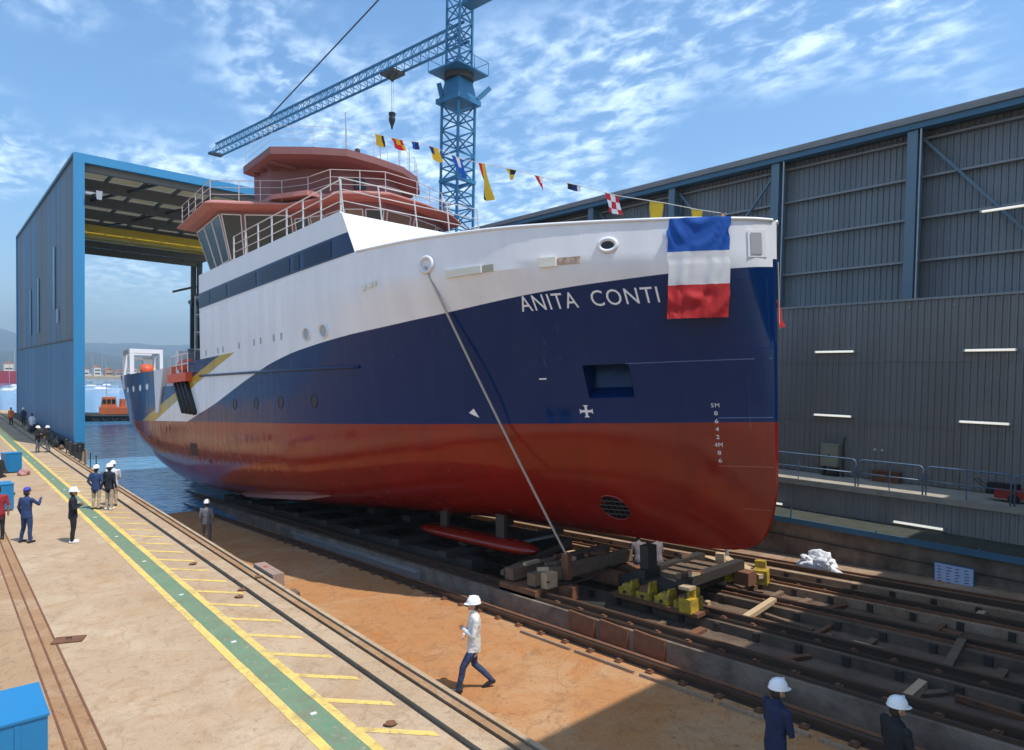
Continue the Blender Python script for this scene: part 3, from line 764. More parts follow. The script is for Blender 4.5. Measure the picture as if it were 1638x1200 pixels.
def hull_material():
    m = bpy.data.materials.new('hull_paint'); m.use_nodes = True
    t = m.node_tree; b = t.nodes['Principled BSDF']
    b.inputs['Roughness'].default_value = .17
    b.inputs['Specular IOR Level'].default_value = .24
    def attr(n):
        a = t.nodes.new('ShaderNodeAttribute'); a.attribute_name = n; return a.outputs['Fac']
    def step(v):
        r = t.nodes.new('ShaderNodeMapRange'); r.inputs[1].default_value = -.006; r.inputs[2].default_value = .006
        t.links.new(v, r.inputs[0]); return r.outputs[0]
    tcn = t.nodes.new('ShaderNodeTexCoord')
    mpn = t.nodes.new('ShaderNodeMapping'); mpn.inputs['Scale'].default_value = (1, 1.2, .22)
    t.links.new(tcn.outputs['Object'], mpn.inputs[0])
    n = t.nodes.new('ShaderNodeTexNoise'); n.inputs['Scale'].default_value = 1.3; n.inputs['Detail'].default_value = 6
    t.links.new(mpn.outputs[0], n.inputs['Vector'])
    def two(c1, c2):
        mx = t.nodes.new('ShaderNodeMix'); mx.data_type = 'RGBA'
        mx.inputs['A'].default_value = (*c1, 1); mx.inputs['B'].default_value = (*c2, 1)
        r = t.nodes.new('ShaderNodeMapRange'); r.inputs[1].default_value = .35; r.inputs[2].default_value = .7
        t.links.new(n.outputs[0], r.inputs[0]); t.links.new(r.outputs[0], mx.inputs['Factor']); return mx.outputs['Result']
    navy = two((.0022, .021, .095), (.004, .025, .098)); white = two((.80, .80, .82), (.72, .72, .74))
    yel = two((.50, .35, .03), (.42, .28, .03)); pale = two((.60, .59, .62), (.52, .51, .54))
    def mixc(a, b_, f):
        mx = t.nodes.new('ShaderNodeMix'); mx.data_type = 'RGBA'
        t.links.new(a, mx.inputs['A']); t.links.new(b_, mx.inputs['B']); t.links.new(f, mx.inputs['Factor']); return mx.outputs['Result']
    c = mixc(navy, white, step(attr('d_white')))
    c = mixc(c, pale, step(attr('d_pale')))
    c = mixc(c, yel, step(attr('d_yellow')))
    c = mixc(c, navy, step(attr('d_navy')))
    c = mixc(c, white, step(attr('d_house')))
    t.links.new(c, b.inputs['Base Color'])
    n2 = t.nodes.new('ShaderNodeTexNoise'); n2.inputs['Scale'].default_value = 1.0; n2.inputs['Detail'].default_value = 3
    mp2 = t.nodes.new('ShaderNodeMapping'); mp2.inputs['Scale'].default_value = (.6, 1.1, .30); t.links.new(tcn.outputs['Object'], mp2.inputs[0])
    t.links.new(mp2.outputs[0], n2.inputs['Vector'])
    bp = t.nodes.new('ShaderNodeBump'); bp.inputs['Strength'].default_value = .18; bp.inputs['Distance'].default_value = .06
    t.links.new(n2.outputs[0], bp.inputs['Height']); t.links.new(bp.outputs[0], b.inputs['Normal'])
    return m
def hull_extras(m, has_bump=True):
    """weld seams between plates, slight dishing between frames, runs and scuffs"""
    t = m.node_tree; b = t.nodes['Principled BSDF']
    tcn = t.nodes.new('ShaderNodeTexCoord'); sp = t.nodes.new('ShaderNodeSeparateXYZ'); cb = t.nodes.new('ShaderNodeCombineXYZ')
    t.links.new(tcn.outputs['Object'], sp.inputs[0]); t.links.new(sp.outputs[1], cb.inputs[0]); t.links.new(sp.outputs[2], cb.inputs[1])
    br = t.nodes.new('ShaderNodeTexBrick'); br.offset = .37; br.inputs['Scale'].default_value = 1.0; br.inputs['Mortar Size'].default_value = .009; br.inputs['Mortar Smooth'].default_value = .6
    br.inputs['Brick Width'].default_value = 5.2; br.inputs['Row Height'].default_value = 1.62; br.inputs['Color1'].default_value = (0,0,0,1); br.inputs['Color2'].default_value = (0,0,0,1); br.inputs['Mortar'].default_value = (1,1,1,1)
    t.links.new(cb.outputs[0], br.inputs['Vector'])
    wv = t.nodes.new('ShaderNodeTexWave'); wv.wave_type = 'BANDS'; wv.bands_direction = 'X'; wv.inputs['Scale'].default_value = .52; wv.inputs['Distortion'].default_value = 1.2; wv.inputs['Detail'].default_value = 2; wv.inputs['Detail Scale'].default_value = .4
    t.links.new(cb.outputs[0], wv.inputs['Vector'])
    ns = t.nodes.new('ShaderNodeTexNoise'); ns.inputs['Scale'].default_value = .75; ns.inputs['Detail'].default_value = 4
    t.links.new(tcn.outputs['Object'], ns.inputs['Vector'])
    def mad(a, k, c=None):
        n = t.nodes.new('ShaderNodeMath'); n.operation = 'MULTIPLY_ADD'; t.links.new(a, n.inputs[0]); n.inputs[1].default_value = k
        if c is not None: t.links.new(c, n.inputs[2])
        else: n.inputs[2].default_value = 0
        return n.outputs[0]
    hgt = mad(br.outputs['Fac'], .30, mad(wv.outputs['Fac'], .11, mad(ns.outputs[0], .9)))
    bp = t.nodes.new('ShaderNodeBump'); bp.inputs['Strength'].default_value = .30; bp.inputs['Distance'].default_value = .07
    t.links.new(hgt, bp.inputs['Height']); t.links.new(bp.outputs[0], b.inputs['Normal'])
    # roughness varies with dust and old runs
    mp2 = t.nodes.new('ShaderNodeMapping'); mp2.inputs['Scale'].default_value = (1, 2.4, .16); t.links.new(tcn.outputs['Object'], mp2.inputs[0])
    n3 = t.nodes.new('ShaderNodeTexNoise'); n3.inputs['Scale'].default_value = 1.6; n3.inputs['Detail'].default_value = 6; n3.inputs['Roughness'].default_value = .65; t.links.new(mp2.outputs[0], n3.inputs['Vector'])
    rr = t.nodes.new('ShaderNodeMapRange'); rr.inputs[1].default_value = .4; rr.inputs[2].default_value = .72; rr.inputs[3].default_value = .09; rr.inputs[4].default_value = .30
    t.links.new(n3.outputs[0], rr.inputs[0]); t.links.new(rr.outputs[0], b.inputs['Roughness'])
    # chalky scuffs
    sf = t.nodes.new('ShaderNodeMapRange'); sf.inputs[1].default_value = .66; sf.inputs[2].default_value = .80; sf.inputs[4].default_value = .28; t.links.new(n3.outputs[0], sf.inputs[0])
    src = b.inputs['Base Color'].links[0].from_socket
    mx = t.nodes.new('ShaderNodeMix'); mx.data_type = 'RGBA'; t.links.new(src, mx.inputs['A']); mx.inputs['B'].default_value = (.30, .22, .19, 1); t.links.new(sf.outputs[0], mx.inputs['Factor']); t.links.new(mx.outputs['Result'], b.inputs['Base Color'])
    return m
HULLM = hull_extras(hull_material())
REDB = hull_extras(mat('red_antifouling', (.235, .014, .007), .24, spec=.5, var=.75, vscale=1.3, col2=(.15, .012, .008), streak=True), False)

POCK = (2.92, 3.98, 3.76, 4.61)   # anchor pocket: u0 u1 z0 z1
us = [0, .05, .12, .22, .36, .55, .8, 1.05, 1.3, 1.6, 1.9, 2.25, 2.6, 2.92, 3.3, 3.65, 3.98, 4.4, 4.9, 5.5, 6.1, 6.8, 7.6, 8.4, 9.2, 10.0, 10.72, 10.721] + \
     [11.4+i*.7 for i in range(21)] + [26.0, 26.001, 26.6, 27.3, 28.1, 28.101] + [28.8+i*.7 for i in range(8)] + [34.0, 34.001] + [34.8+i*.73 for i in range(14)] + [45.0]
us = sorted(set(round(u, 3) for u in us))
zs_mid = [3.1, 3.28, 3.52, 3.76, 4.05, 4.35, 4.61, 4.9, 5.2, 5.5, 5.8, 6.1, 6.4, 6.7]
taus = [0, .01, .03, .06, .10, .15, .21, .28, .36, .44, .53, .62, .71, .80, .87, .93, .97, 1.0]
def surf(u, z, side):
    return (side*hb_u(u, z), y_at_u(u, z), z)
def hull_grid(rows_fn, skip=None):
    b = MB(); mats = []
    for side in (-1, 1):
        o = len(b.v); nr = None
        for u in us:
            rows = rows_fn(u); nr = len(rows)
            for z in rows: b.v.append(surf(u, z, side))
        for i in range(len(us)-1):
            if us[i+1]-us[i] < .002: continue
            ra, rb_ = rows_fn(us[i]), rows_fn(us[i+1])
            for j in range(nr-1):
                if skip and skip(us[i], us[i+1], ra[j], ra[j+1], side): continue
                if abs(ra[j+1]-ra[j]) < 1e-5 and abs(rb_[j+1]-rb_[j]) < 1e-5: continue
                p = o+i*nr+j; b.f.append((p, p+nr, p+nr+1, p+1) if side < 0 else (p+1, p+nr+1, p+nr, p)); b.m.append(0)
    return b
def rows_bottom(u): k_ = zk(u); return [k_+(ZWL-k_)*t for t in taus]
def rows_top(u):
    zt = z_top(u); kn = z_kn(u)
    r = [min(z, zt) for z in zs_mid]
    kk = min(kn, zt); r.append(kk)
    for t in (.25, .5, .75, 1.0): r.append(kk+(zt-kk)*t)
    return r
def add_attr(o, name, fn):
    a = o.data.attributes.new(name, 'FLOAT', 'POINT')
    a.data.foreach_set('value', [fn(v.co.y, v.co.z) for v in o.data.vertices])
bot = hull_grid(rows_bottom).build('bottom_plating', REDB, ship, fix=False); auto_smooth(bot, 50); bot['label'] = 'dark red underwater hull'
def in_pocket(ua, ub, za, zb_, side): return ua >= POCK[0]-1e-4 and ub <= POCK[1]+1e-4 and za >= POCK[2]-1e-4 and zb_ <= POCK[3]+1e-4
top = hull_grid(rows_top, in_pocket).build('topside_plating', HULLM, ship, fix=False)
BIG = -1.0
add_attr(top, 'd_white', lambda y, z: z-lerp(ZB, y))
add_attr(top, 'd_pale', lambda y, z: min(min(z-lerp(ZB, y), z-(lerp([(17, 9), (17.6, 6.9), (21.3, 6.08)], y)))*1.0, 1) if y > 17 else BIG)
add_attr(top, 'd_yellow', lambda y, z: z-yl_lo(y) if y > 19.5 else BIG)
add_attr(top, 'd_navy', lambda y, z: z-yl_up(y) if y > 19.5 else BIG)
add_attr(top, 'd_house', lambda y, z: (z-6.10) if y < 26.4 and y > 17 else BIG)
auto_smooth(top, 24); top['label'] = 'navy topsides with white upper band and yellow diagonal stripe'
# transom
b = MB()
rows = rows_bottom(45)+rows_top(45)[1:]
pl = [surf(45, z, -1) for z in rows]; pr = [surf(45, z, 1) for z in rows]
b.add(pl+pr, [(i, i+1, len(rows)+i+1, len(rows)+i) for i in range(len(rows)-1)]); b.build('transom', NAVY, ship)
# stem bar closes the bow
b = MB(); rows = rows_bottom(0)+rows_top(0)[1:]
pl = [surf(0, z, -1) for z in rows]; pr = [surf(0, z, 1) for z in rows]; pm = [(0, p[1]-.045 if p[2] > .1 else p[1]-.01, p[2]-(.0 if p[2] > .1 else .02)) for p in pl]
n_ = len(rows); iwl = len(taus)-1; b.add(pl+pm+pr, [])
for i in range(n_-1):
    for a_, c_ in ((0, n_), (n_, 2*n_)):
        b.f.append((a_+i, a_+i+1, c_+i+1, c_+i)); b.m.append(0 if i < iwl else (1 if rows[i] < 6.77 else 2))
o = b.build('stem_bar', [REDB, NAVY, WHITE], ship); auto_smooth(o, 60)
# anchor pocket (starboard and port): a real recess
for side in (-1, 1):
    b = MB(); u0, u1, z0, z1 = POCK
    uu = [u for u in us if u0-1e-4 <= u <= u1+1e-4]
    fr = [surf(u, z0, side) for u in uu]+[surf(u, z1, side) for u in reversed(uu)]
    dep = .75
    bk = [(p[0]-side*dep*(.55 if p[2] < 4 else 1), p[1]+.15, p[2]+(.28 if p[2] < 4 else 0)) for p in fr]
    n_ = len(fr); b.add(fr+bk, [(i, (i+1) % n_, n_+(i+1) % n_, n_+i) for i in range(n_)]+[tuple(range(n_, 2*n_))])
    o = b.build('anchor_pocket', NAVY, ship)
def hp(y, z, off=.01, side=-1): return (side*(hb(y, z)+off), y, z)
def decal(name, polys, m, parent=ship, off=.008, side=-1):
    b = MB()
    for p in polys: b.add([hp(y, z, off, side) for y, z in p], [tuple(range(len(p)))])
    return b.build(name, m, parent, fix=False)
def strip_on_hull(name, pts, r, m, parent=ship, n=6):
    return None
LETTER = mat('white_lettering', (.78, .78, .80), .5)
def text_mesh(txt, size):
    cu = bpy.data.curves.new('txt', 'FONT'); cu.body = txt; cu.size = size; cu.space_character = 1.12; cu.resolution_u = 3
    o = bpy.data.objects.new('txt', cu); COL.objects.link(o)
    dg = bpy.context.evaluated_depsgraph_get(); me = bpy.data.meshes.new_from_object(o.evaluated_get(dg))
    bpy.data.objects.remove(o); return me
def hull_text(name, txt, y_left, y_right, z_base, height, m=LETTER, parent=ship, off=.012, bold=0.0):
    me = text_mesh(txt, 1.0)
    xs = [v.co.x for v in me.vertices]; ys_ = [v.co.y for v in me.vertices]
    x0, x1, b0, b1 = min(xs), max(xs), min(ys_), max(ys_)
    bm = bmesh.new(); bm.from_mesh(me)
    bmesh.ops.triangulate(bm, faces=bm.faces)
    # arc-length mapping along the curved side so letters keep even widths
    N = 60; ys2 = [y_left+(y_right-y_left)*i/N for i in range(N+1)]; zc = z_base+height/2
    acc = [0]
    for a_, c_ in zip(ys2, ys2[1:]):
        p, q = Vector(hp(a_, zc)), Vector(hp(c_, zc)); acc.append(acc[-1]+(q-p).length)
    for v in bm.verts:
        s_ = (v.co.x-x0)/(x1-x0)*acc[-1]; i = 0
        while i < N-1 and acc[i+1] < s_: i += 1
        yy = ys2[i]+(ys2[i+1]-ys2[i])*(s_-acc[i])/(acc[i+1]-acc[i])
        v.co = Vector(hp(yy, z_base+(v.co.y-b0)/(b1-b0)*height, off))
    bm.to_mesh(me); bm.free(); me.materials.append(m); me.name = name
    o = link(name, me, parent)
    sol = o.modifiers.new('thickness', 'SOLIDIFY'); sol.thickness = .006; sol.offset = 0
    return o
name = empty('ship_name'); name.parent = ship
hull_text('name_lettering', 'ANITA', 4.96, 3.60, 6.03, .375, parent=name)
hull_text('name_lettering', 'CONTI', 3.29, 1.90, 6.03, .375, parent=name)
DRAFT = mat('draft_mark_white', (.75, .75, .75), .5)
dm = empty('draft_marks'); dm.parent = ship
for i, t_ in enumerate(['5M', '8', '6', '4', '2', '4M', '8', '6']):
    w = .17 if len(t_) == 2 else .075
    hull_text('draft_figure', t_, 1.17+w/2, 1.17-w/2, 3.47-i*.194, .10, DRAFT, dm)
# thruster mark (cross), arrow, dash
cy, cz = 4.08, 3.42
pol = []
for a_ in range(4):
    ca_, sa_ = math.cos(a_*math.pi/2), math.sin(a_*math.pi/2)
    q = [(-.03, 0), (-.03, .12), (-.07, .16), (.07, .16), (.03, .12), (.03, 0)]
    pol.append([(cy+(x*ca_-z*sa_), cz+(x*sa_+z*ca_)) for x, z in q])
decal('thruster_mark', pol, DRAFT)
decal('arrow_mark', [[(7.35, 3.42), (7.18, 3.54), (7.05, 3.28), (7.2, 3.34)]], DRAFT)
decal('dash_mark', [[(5.09, 4.28), (4.9, 4.28), (4.9, 4.32), (5.09, 4.32)]], DRAFT)
# small welded waterline beads near the bow
WELD = mat('scuffed_weld', (.10, .16, .30), .4); WELDR = mat('scuffed_weld_red', (.38, .09, .07), .4)
for z, y1, m in ((4.60, 2.9, WELD), (3.2, 1.1, WELD), (2.02, 1.2, WELDR), (.98, .75, WELDR)):
    yy = [y_stem(z)+.03+(y1-y_stem(z))*i/8 for i in range(9)]
    decal('weld_bead', [[(yy[i], z), (yy[i+1], z), (yy[i+1], z+.018), (yy[i], z+.018)] for i in range(8)], m, off=.006)
# ring frames on hull: portholes, fairleads
def ring(name, y, z, r, m_rim, m_in, parent=ship, ry=None, rim=.04, proud=.03, squash=1.0):
    """oval opening on the starboard side"""
    ry = ry or r; n = 20
    root = MB(); i_ = MB()
    P0 = Vector(hp(y, z, 0)); t1 = (Vector(hp(y+.05, z, 0))-Vector(hp(y-.05, z, 0))).normalized(); t2 = (Vector(hp(y, z+.05, 0))-Vector(hp(y, z-.05, 0))).normalized(); nn = t1.cross(t2)
    if nn.x > 0: nn = -nn
    def c_(a, f, o_): return P0+t1*(math.cos(a)*(ry+f))+t2*(math.sin(a)*(r+f))+nn*o_
    loops = [(rim, -.02), (rim, proud*.6), (rim*.5, proud), (0, proud*.6), (0, -.02)]
    vs_ = []
    for f, o_ in loops: vs_ += [c_(2*math.pi*k/n, f, o_) for k in range(n)]
    fs_ = [(l*n+k, l*n+(k+1) % n, (l+1)*n+(k+1) % n, (l+1)*n+k) for l in range(len(loops)-1) for k in range(n)]
    root.add(vs_, fs_); o = root.build(name, m_rim, parent, smooth=True)
    i_.add([c_(2*math.pi*k/n, 0, .004) for k in range(n)], [tuple(range(n))]); i_.build('opening', m_in, o, fix=False)
    return o
HOLE = mat('dark_opening', (.004, .005, .01), .35)
for y in (21.35, 18.93, 16.51, 14.05): ring('porthole', y, 3.88, .21, NAVY, HOLE, ry=.19, rim=.03, proud=.02)
PALEG = mat('pale_port_glass', (.36, .37, .40), .25)
for y in (14.24, 13.05): ring('white_porthole', y, 6.22, .2, WHITE, PALEG, ry=.24, rim=.05, proud=.06)
for y in (16.2, 16.9, 18.2, 18.9, 20.6, 22.6, 23.3, 25.0): 
    decal('scupper', [[(y, 6.20), (y+.16, 6.20), (y+.16, 6.46), (y, 6.46)]], PALEG)
ring('mooring_fairlead', 7.39, 7.50, .16, WHITE, WHITE, ry=.18, rim=.09, proud=.1)
ring('oval_fairlead', 2.72, 7.43, .10, WHITE, HOLE, ry=.16, rim=.10, proud=.07)
# box fairleads / roller frames
def hull_box(name, y0, y1, z0, z1, m, proud=.05, parent=ship, off0=-.05):
    b = MB(); p = [hp(y0, z0, off0), hp(y1, z0, off0), hp(y1, z0, proud), hp(y0, z0, proud), hp(y0, z1, off0), hp(y1, z1, off0), hp(y1, z1, proud), hp(y0, z1, proud)]
    b.hexa(p); return b.build(name, m, parent)
f1 = hull_box('roller_fairlead', 5.62, 6.72, 7.05, 7.24, CREAM, .07); hull_box('pad', 5.3, 5.62, 7.06, 7.24, mat('bare_zinc', (.36, .35, .28), .5), .03, f1)
f2 = hull_box('roller_fairlead', 3.78, 4.15, 7.02, 7.25, CREAM, .07); hull_box('rusty_pad', 3.28, 3.76, 7.05, 7.22, mat('bare_rust', (.30, .17, .10), .7, var=.8, vscale=9, col2=(.6, .56, .5)), .03, f2)
f3 = hull_box('small_bracket', 9.75, 10.0, 7.2, 7.35, CREAM, .05); hull_box('lug', 9.55, 9.66, 7.22, 7.36, CREAM, .05, f3); hull_box('lug', 10.1, 10.3, 7.17, 7.3, CREAM, .05, f3)
f4 = hull_box('bow_hawse_frame', -.02, .22, 6.98, 7.62, WHITE, .04); hull_box('hawse_opening', .03, .17, 7.05, 7.55, PALEG, .055, f4)
# rubbing strake along the navy side
b = MB(); pts = []
for i in range(41):
    y = 11.3+i*(26.0-11.3)/40; pts.append(hp(y, 4.93+.03*(y-11.3)*.85, .02))
b.tube(pts, .055, 6); b.build('rubbing_strake', NAVY, ship, smooth=True)
# bow thruster tunnel with grille bars
thr = ring('bow_thruster_tunnel', 4.2, .74, .42, REDB, HOLE, ry=.42, rim=.05, proud=.03)
b = MB()
P0 = Vector(hp(4.2, .74, .01)); t1 = (Vector(hp(4.3, .74, .01))-Vector(hp(4.1, .74, .01))).normalized(); t2 = (Vector(hp(4.2, .84, .01))-Vector(hp(4.2, .64, .01))).normalized()
for k_ in (-.24, -.08, .08, .24):
    h_ = math.sqrt(.42**2-k_**2); b.bar(P0+t1*k_-t2*h_, P0+t1*k_+t2*h_, .025); b.bar(P0+t2*k_-t1*h_, P0+t2*k_+t1*h_, .025)
b.build('grille', STEEL, thr)
# sea chest grids on the red bottom
for y0, y1, z0, z1 in ((26.8, 28.0, 1.35, 2.05),):
    sc_ = hull_box('sea_chest', y0, y1, z0, z1, PRIMER_SHADE, .015)
    for i in range(7):
        y = y0+.1+i*(y1-y0-.2)/6; hull_box('grating_bar', y-.03, y+.03, z0+.05, z1-.05, STEEL, .03, sc_)
ring('outlet', 25.2, 1.25, .12, PRIMER_SHADE, HOLE)
# slanting black fender bars and orange raft at the after deck
fd = empty('side_fender'); fd.parent = ship
for i in range(4):
    ya, yb_ = 28.0+i*.62, 26.7+i*.62
    b = MB(); b.tube([hp(ya, 5.05, .10), hp(yb_, 3.5+.03*i, .09)], .13, 8); b.build('fender_bar', BLACK, fd, smooth=True)
b = MB(); b.box(-5.55, -4.6, 27.3, 30.6, 5.12, 5.55); raft = b.build('orange_platform', ORANGE, ship)
b = MB(); b.lathe([(.02,-.75),(.3,-.72),(.36,-.5),(.36,.5),(.3,.72),(.02,.75)], (-5.0, 29.0, 5.95), 14, 'y'); b.build('life_raft', ORANGE, raft, smooth=True)
rr = MB()
for y in (27.4, 28.4, 29.4, 30.5): rr.tube([(-5.4, y, 5.5), (-5.4, y, 6.5)], .03)
rr.tube([(-5.4, 27.4, 6.5), (-5.4, 30.5, 6.5)], .03); rr.tube([(-5.4, 27.4, 6.0), (-5.4, 30.5, 6.0)], .03)
rr.build('platform_railing', WHITE, ship)
# white wedge davit at the gap in the bulwark
b = MB(); b.prism([(-5.32, 34.35, 6.0), (-5.32, 32.3, 6.0), (-5.30, 33.6, 3.55), (-5.30, 34.1, 3.55)], [(-5.0, 34.35, 6.0), (-5.0, 32.3, 6.0), (-5.1, 33.6, 3.55), (-5.1, 34.1, 3.55)]); b.build('white_wedge', WHITE, ship)
b = MB(); b.lathe([(.02,-.5),(.33,-.48),(.33,.48),(.02,.5)], (-4.7, 32.2, 5.7), 12, 'z'); b.build('orange_drum', ORANGE, ship, smooth=True)
b = MB(); b.box(-4.9, -4.4, 30.9, 31.3, 5, 6.9); b.build('white_post', WHITE, ship)
b = MB(); b.box(-4.4, -4.0, 31.4, 31.8, 5, 6.9); b.build('grey_post', GALV, ship)
for i, y in enumerate((36.3, 38.2, 40.4, 42.6)): ring('freeing_port', y, 5.12, .17, WHITE, WHITE, ry=.26, rim=.03, proud=.02)
# stern gantry: white portal frame
gn = empty('stern_gantry'); gn.parent = ship
gx0, gx1, gy0, gy1, gz = -5.0, -3.0, 42.0, 44.0, 7.85
for gy in (gy0, gy1):
    b = MB(); b.box(gx0, gx0+.25, gy-.15, gy+.15, 5.2, gz-.28); b.build('gantry_leg', WHITE, gn)
    b = MB(); b.box(gx1-.2, gx1, gy-.15, gy+.15, 5.2, gz-.28); b.build('gantry_leg', WHITE, gn)
    b = MB(); b.box(gx0, gx1, gy-.15, gy+.15, gz-.275, gz); b.build('gantry_beam', WHITE, gn)
for gx in (gx0, gx1-.2):
    b = MB(); b.box(gx, gx+.2, gy0+.16, gy1-.16, gz-.27, gz-.01); b.build('gantry_side', GALV, gn)
b = MB(); b.box(gx1-.9, gx1-.25, 43.3, 43.5, 5.3, 7.4); b.box(gx0+.3, gx1-.25, 43.3, 43.5, 7.2, 7.4); b.build('inner_frame', GALV, gn)
b = MB(); b.lathe([(.02,-.35),(.42,-.32),(.42,.32),(.02,.35)], (-4.2, 41.0, 6.35), 14, 'x'); b.build('orange_winch', ORANGE, ship, smooth=True)
# decks
b = MB()
def deck(u0, u1, z):
    uu = [u for u in us if u0 <= u <= u1]
    l = [surf(u, z, -1) for u in uu]; r_ = [surf(u, z, 1) for u in uu]
    l = [(p[0]*.985, p[1], z) for p in l]; r_ = [(p[0]*.985, p[1], z) for p in r_]
    b.add(l+r_, [(i, len(uu)+i, len(uu)+i+1, i+1) for i in range(len(uu)-1)])
deck(.2, 11.4, 6.75); deck(26.001, 45, 4.97); b.build('deck', GALV, ship)
b = MB()
for side in (-1, 1):
    pts = []
    for u in us:
        if u <= 10.72: q = surf(u, z_top(u), side); pts.append((q[0], q[1], q[2]+.01))
    b.tube(pts, .045, 6)
b.build('bulwark_cap_rail', WHITE, ship, smooth=True)
# ------------------------------------------------------------------ deckhouse, wheelhouse, top house
def ztop_house(y): return 9.83+.021*(y-11.5)
HB = 5.16
ya0, yb0, yc = 10.72, 11.51, 26.9
for side in (-1, 1):
    b = MB()
    ysid = [10.9+i*.8 for i in range(19)]+[25.98]
    def y_at(y, t): return max(y, ya0+(yb0-ya0)*t)   # front edge leans aft
    lo = [(side*hb(y_at(y, 0), 8.41), y_at(y, 0), 8.412) for y in [ya0]+ysid]; hi = [(side*hb(y_at(y, 1), 8.41), y_at(y, 1), ztop_house(y_at(y, 1))) for y in [ya0]+ysid]
    n_ = len(lo); b.add(lo+hi, [(i, i+1, n_+i+1, n_+i) for i in range(n_-1)])
    b.build('house_side', WHITE, ship, fix=False)
# inner skin of the house bulwark, roof deck, front and back walls
b = MB()
xf = hb(10.72, 8.41); xt = hb(11.51, 8.41)
b.hexa([(-xf, 10.72, 8.0), (xf, 10.72, 8.0), (xf, 11.1, 8.0), (-xf, 11.1, 8.0), (-xt, 11.51, 9.83), (xt, 11.51, 9.83), (xt, 11.62, 9.83), (-xt, 11.62, 9.83)])
b.build('house_front', WHITE, ship)
b = MB(); b.box(-5.1, 5.1, 11.7, 25.95, 9.3, 9.36); b.build('bridge_deck', PRIMER_LIT, ship)
b = MB(); b.box(-5.1, 5.1, 25.8, 25.96, 4.98, 10.1); b.build('house_back', WHITE, ship)
b = MB()
for side in (-1, 1): b.bar((side*5.15, 11.6, 9.86), (side*5.15, 25.98, 10.15), .09, .06)
b.build('house_cap_rail', WHITE, ship)
# navy window band along the house side
def side_quad(name, y0, y1, zl, zh, m, off, parent, ex=1):
    b = MB(); n_ = max(1, int((y1-y0)/.8)); vs_ = []
    for i in range(n_+1):
        y = y0+(y1-y0)*i/n_; l, h = zl(y), zh(y)
        ye = y
        vs_ += [(-(hb(y, 8.41)+off), y, l), (-(hb(y, 8.41)+off), y+(.40 if (i == 0 and ex) else 0), h)]
    b.add(vs_, [(2*i, 2*i+2, 2*i+3, 2*i+1) for i in range(n_)])
    o = b.build(name, m, parent, fix=False); s_ = o.modifiers.new('thickness', 'SOLIDIFY'); s_.thickness = .012; s_.offset = 0; return o
zl = lambda y: 8.43+.0065*(y-10.7); zh = lambda y: 9.13+.0075*(y-10.7)
band = side_quad('window_band', 10.74, 25.97, zl, zh, NAVY, .010, ship)
wins = [(12.2, 14.2), (14.55, 15.0), (15.35, 18.2), (18.6, 21.6), (22.0, 24.0), (24.3, 25.75)]
for y0, y1 in wins:
    side_quad('side_window', y0, y1, lambda y: zl(y)+.09, lambda y: zh(y)-.09, GLASS_B, .024, band, 0)
# railings
def railing(pts, h, rails, spacing, m, parent, r=.022, pr=.028, lean=(0,0)):
    """rails along a polyline, each stanchion a sub-part"""
    b = MB(); P_ = [Vector(p) for p in pts]
    for t in rails: b.tube([p+Vector((lean[0]*t, lean[1]*t, h*t)) for p in P_], r if t < .99 else r*1.25, 6)
    o = b.build('railing', m, parent, smooth=True)
    posts = []
    for a, c in zip(P_, P_[1:]):
        n_ = max(1, int(round((c-a).length/spacing)))
        for i in range(n_): posts.append(a+(c-a)*i/n_)
    posts.append(P_[-1])
    for p in posts:
        q = MB(); q.tube([p, p+Vector((lean[0], lean[1], h))], pr, 6); q.build('railing_post', m, o)
    return o
RAILW = mat('white_railing', (.62, .61, .58), .45, .1)
railing([(-5.08, 21.6, 10.06), (-5.08, 16, 9.95), (-5.08, 11.75, 9.88)], 1.08, (.36, .68, 1), 1.4, RAILW, ship, .017, .032)
railing([(-5.06, 11.6, 9.84), (.5, 11.6, 9.84)], 1.08, (.36, .68, 1), 1.45, RAILW, ship, .016, .026, lean=(-.2, -.12))
# wheelhouse (red primer)
Z1 = 13.5
roof1 = [(-5.21, 29.73), (-5.45, 24.25), (-4.22, 23.55), (-2.44, 22.3), (-1.75, 21.06), (-1.5, 19.55), (-.44, 18.7), (.69, 18.05), (2.7, 18.35), (4.8, 19.06), (6.2, 20.1), (6.3, 24.3), (6.0, 29.7)]
def inset(poly, d):
    cx = .6; cyy = 24.6
    out_ = []
    n_ = len(poly)
    for i, p in enumerate(poly):
        a, c = Vector(poly[i-1]), Vector(poly[(i+1) % n_]); p = Vector(p)
        e1 = (p-a).normalized(); e2 = (c-p).normalized(); n1 = Vector((-e1.y, e1.x)); n2 = Vector((-e2.y, e2.x))
        nn = (n1+n2); nn = nn.normalized() if nn.length > 1e-6 else n1
        if (Vector((cx, cyy))-p).dot(nn) < 0: nn = -nn
        k_ = d/max(.55, abs(nn.dot(n1)))
        out_.append(tuple(p+nn*k_))
    return out_
def z3(poly, z): return [(x, y, z) for x, y in poly]
wh = empty('wheelhouse'); wh.parent = ship
mid = inset(roof1, .12)
b = MB(); b.prism(z3(inset(roof1, .35), Z1-.42), z3(roof1, Z1-.30)); b.prism(z3(roof1, Z1-.297), z3(roof1, Z1-.24)); b.prism(z3(roof1, Z1-.238), z3(inset(roof1, .5), Z1)); b.build('wheelhouse_roof', PRIMER_LIT, wh)
wt = inset(roof1, .75); wb = inset(roof1, 1.35)
b = MB(); b.prism(z3(inset(roof1, 1.30), 9.37), z3(inset(roof1, 1.30), 10.75)); b.prism(z3(wb, 10.752), z3(wt, Z1-.41)); b.build('wheelhouse_wall', PRIMER_SHADE, wh)
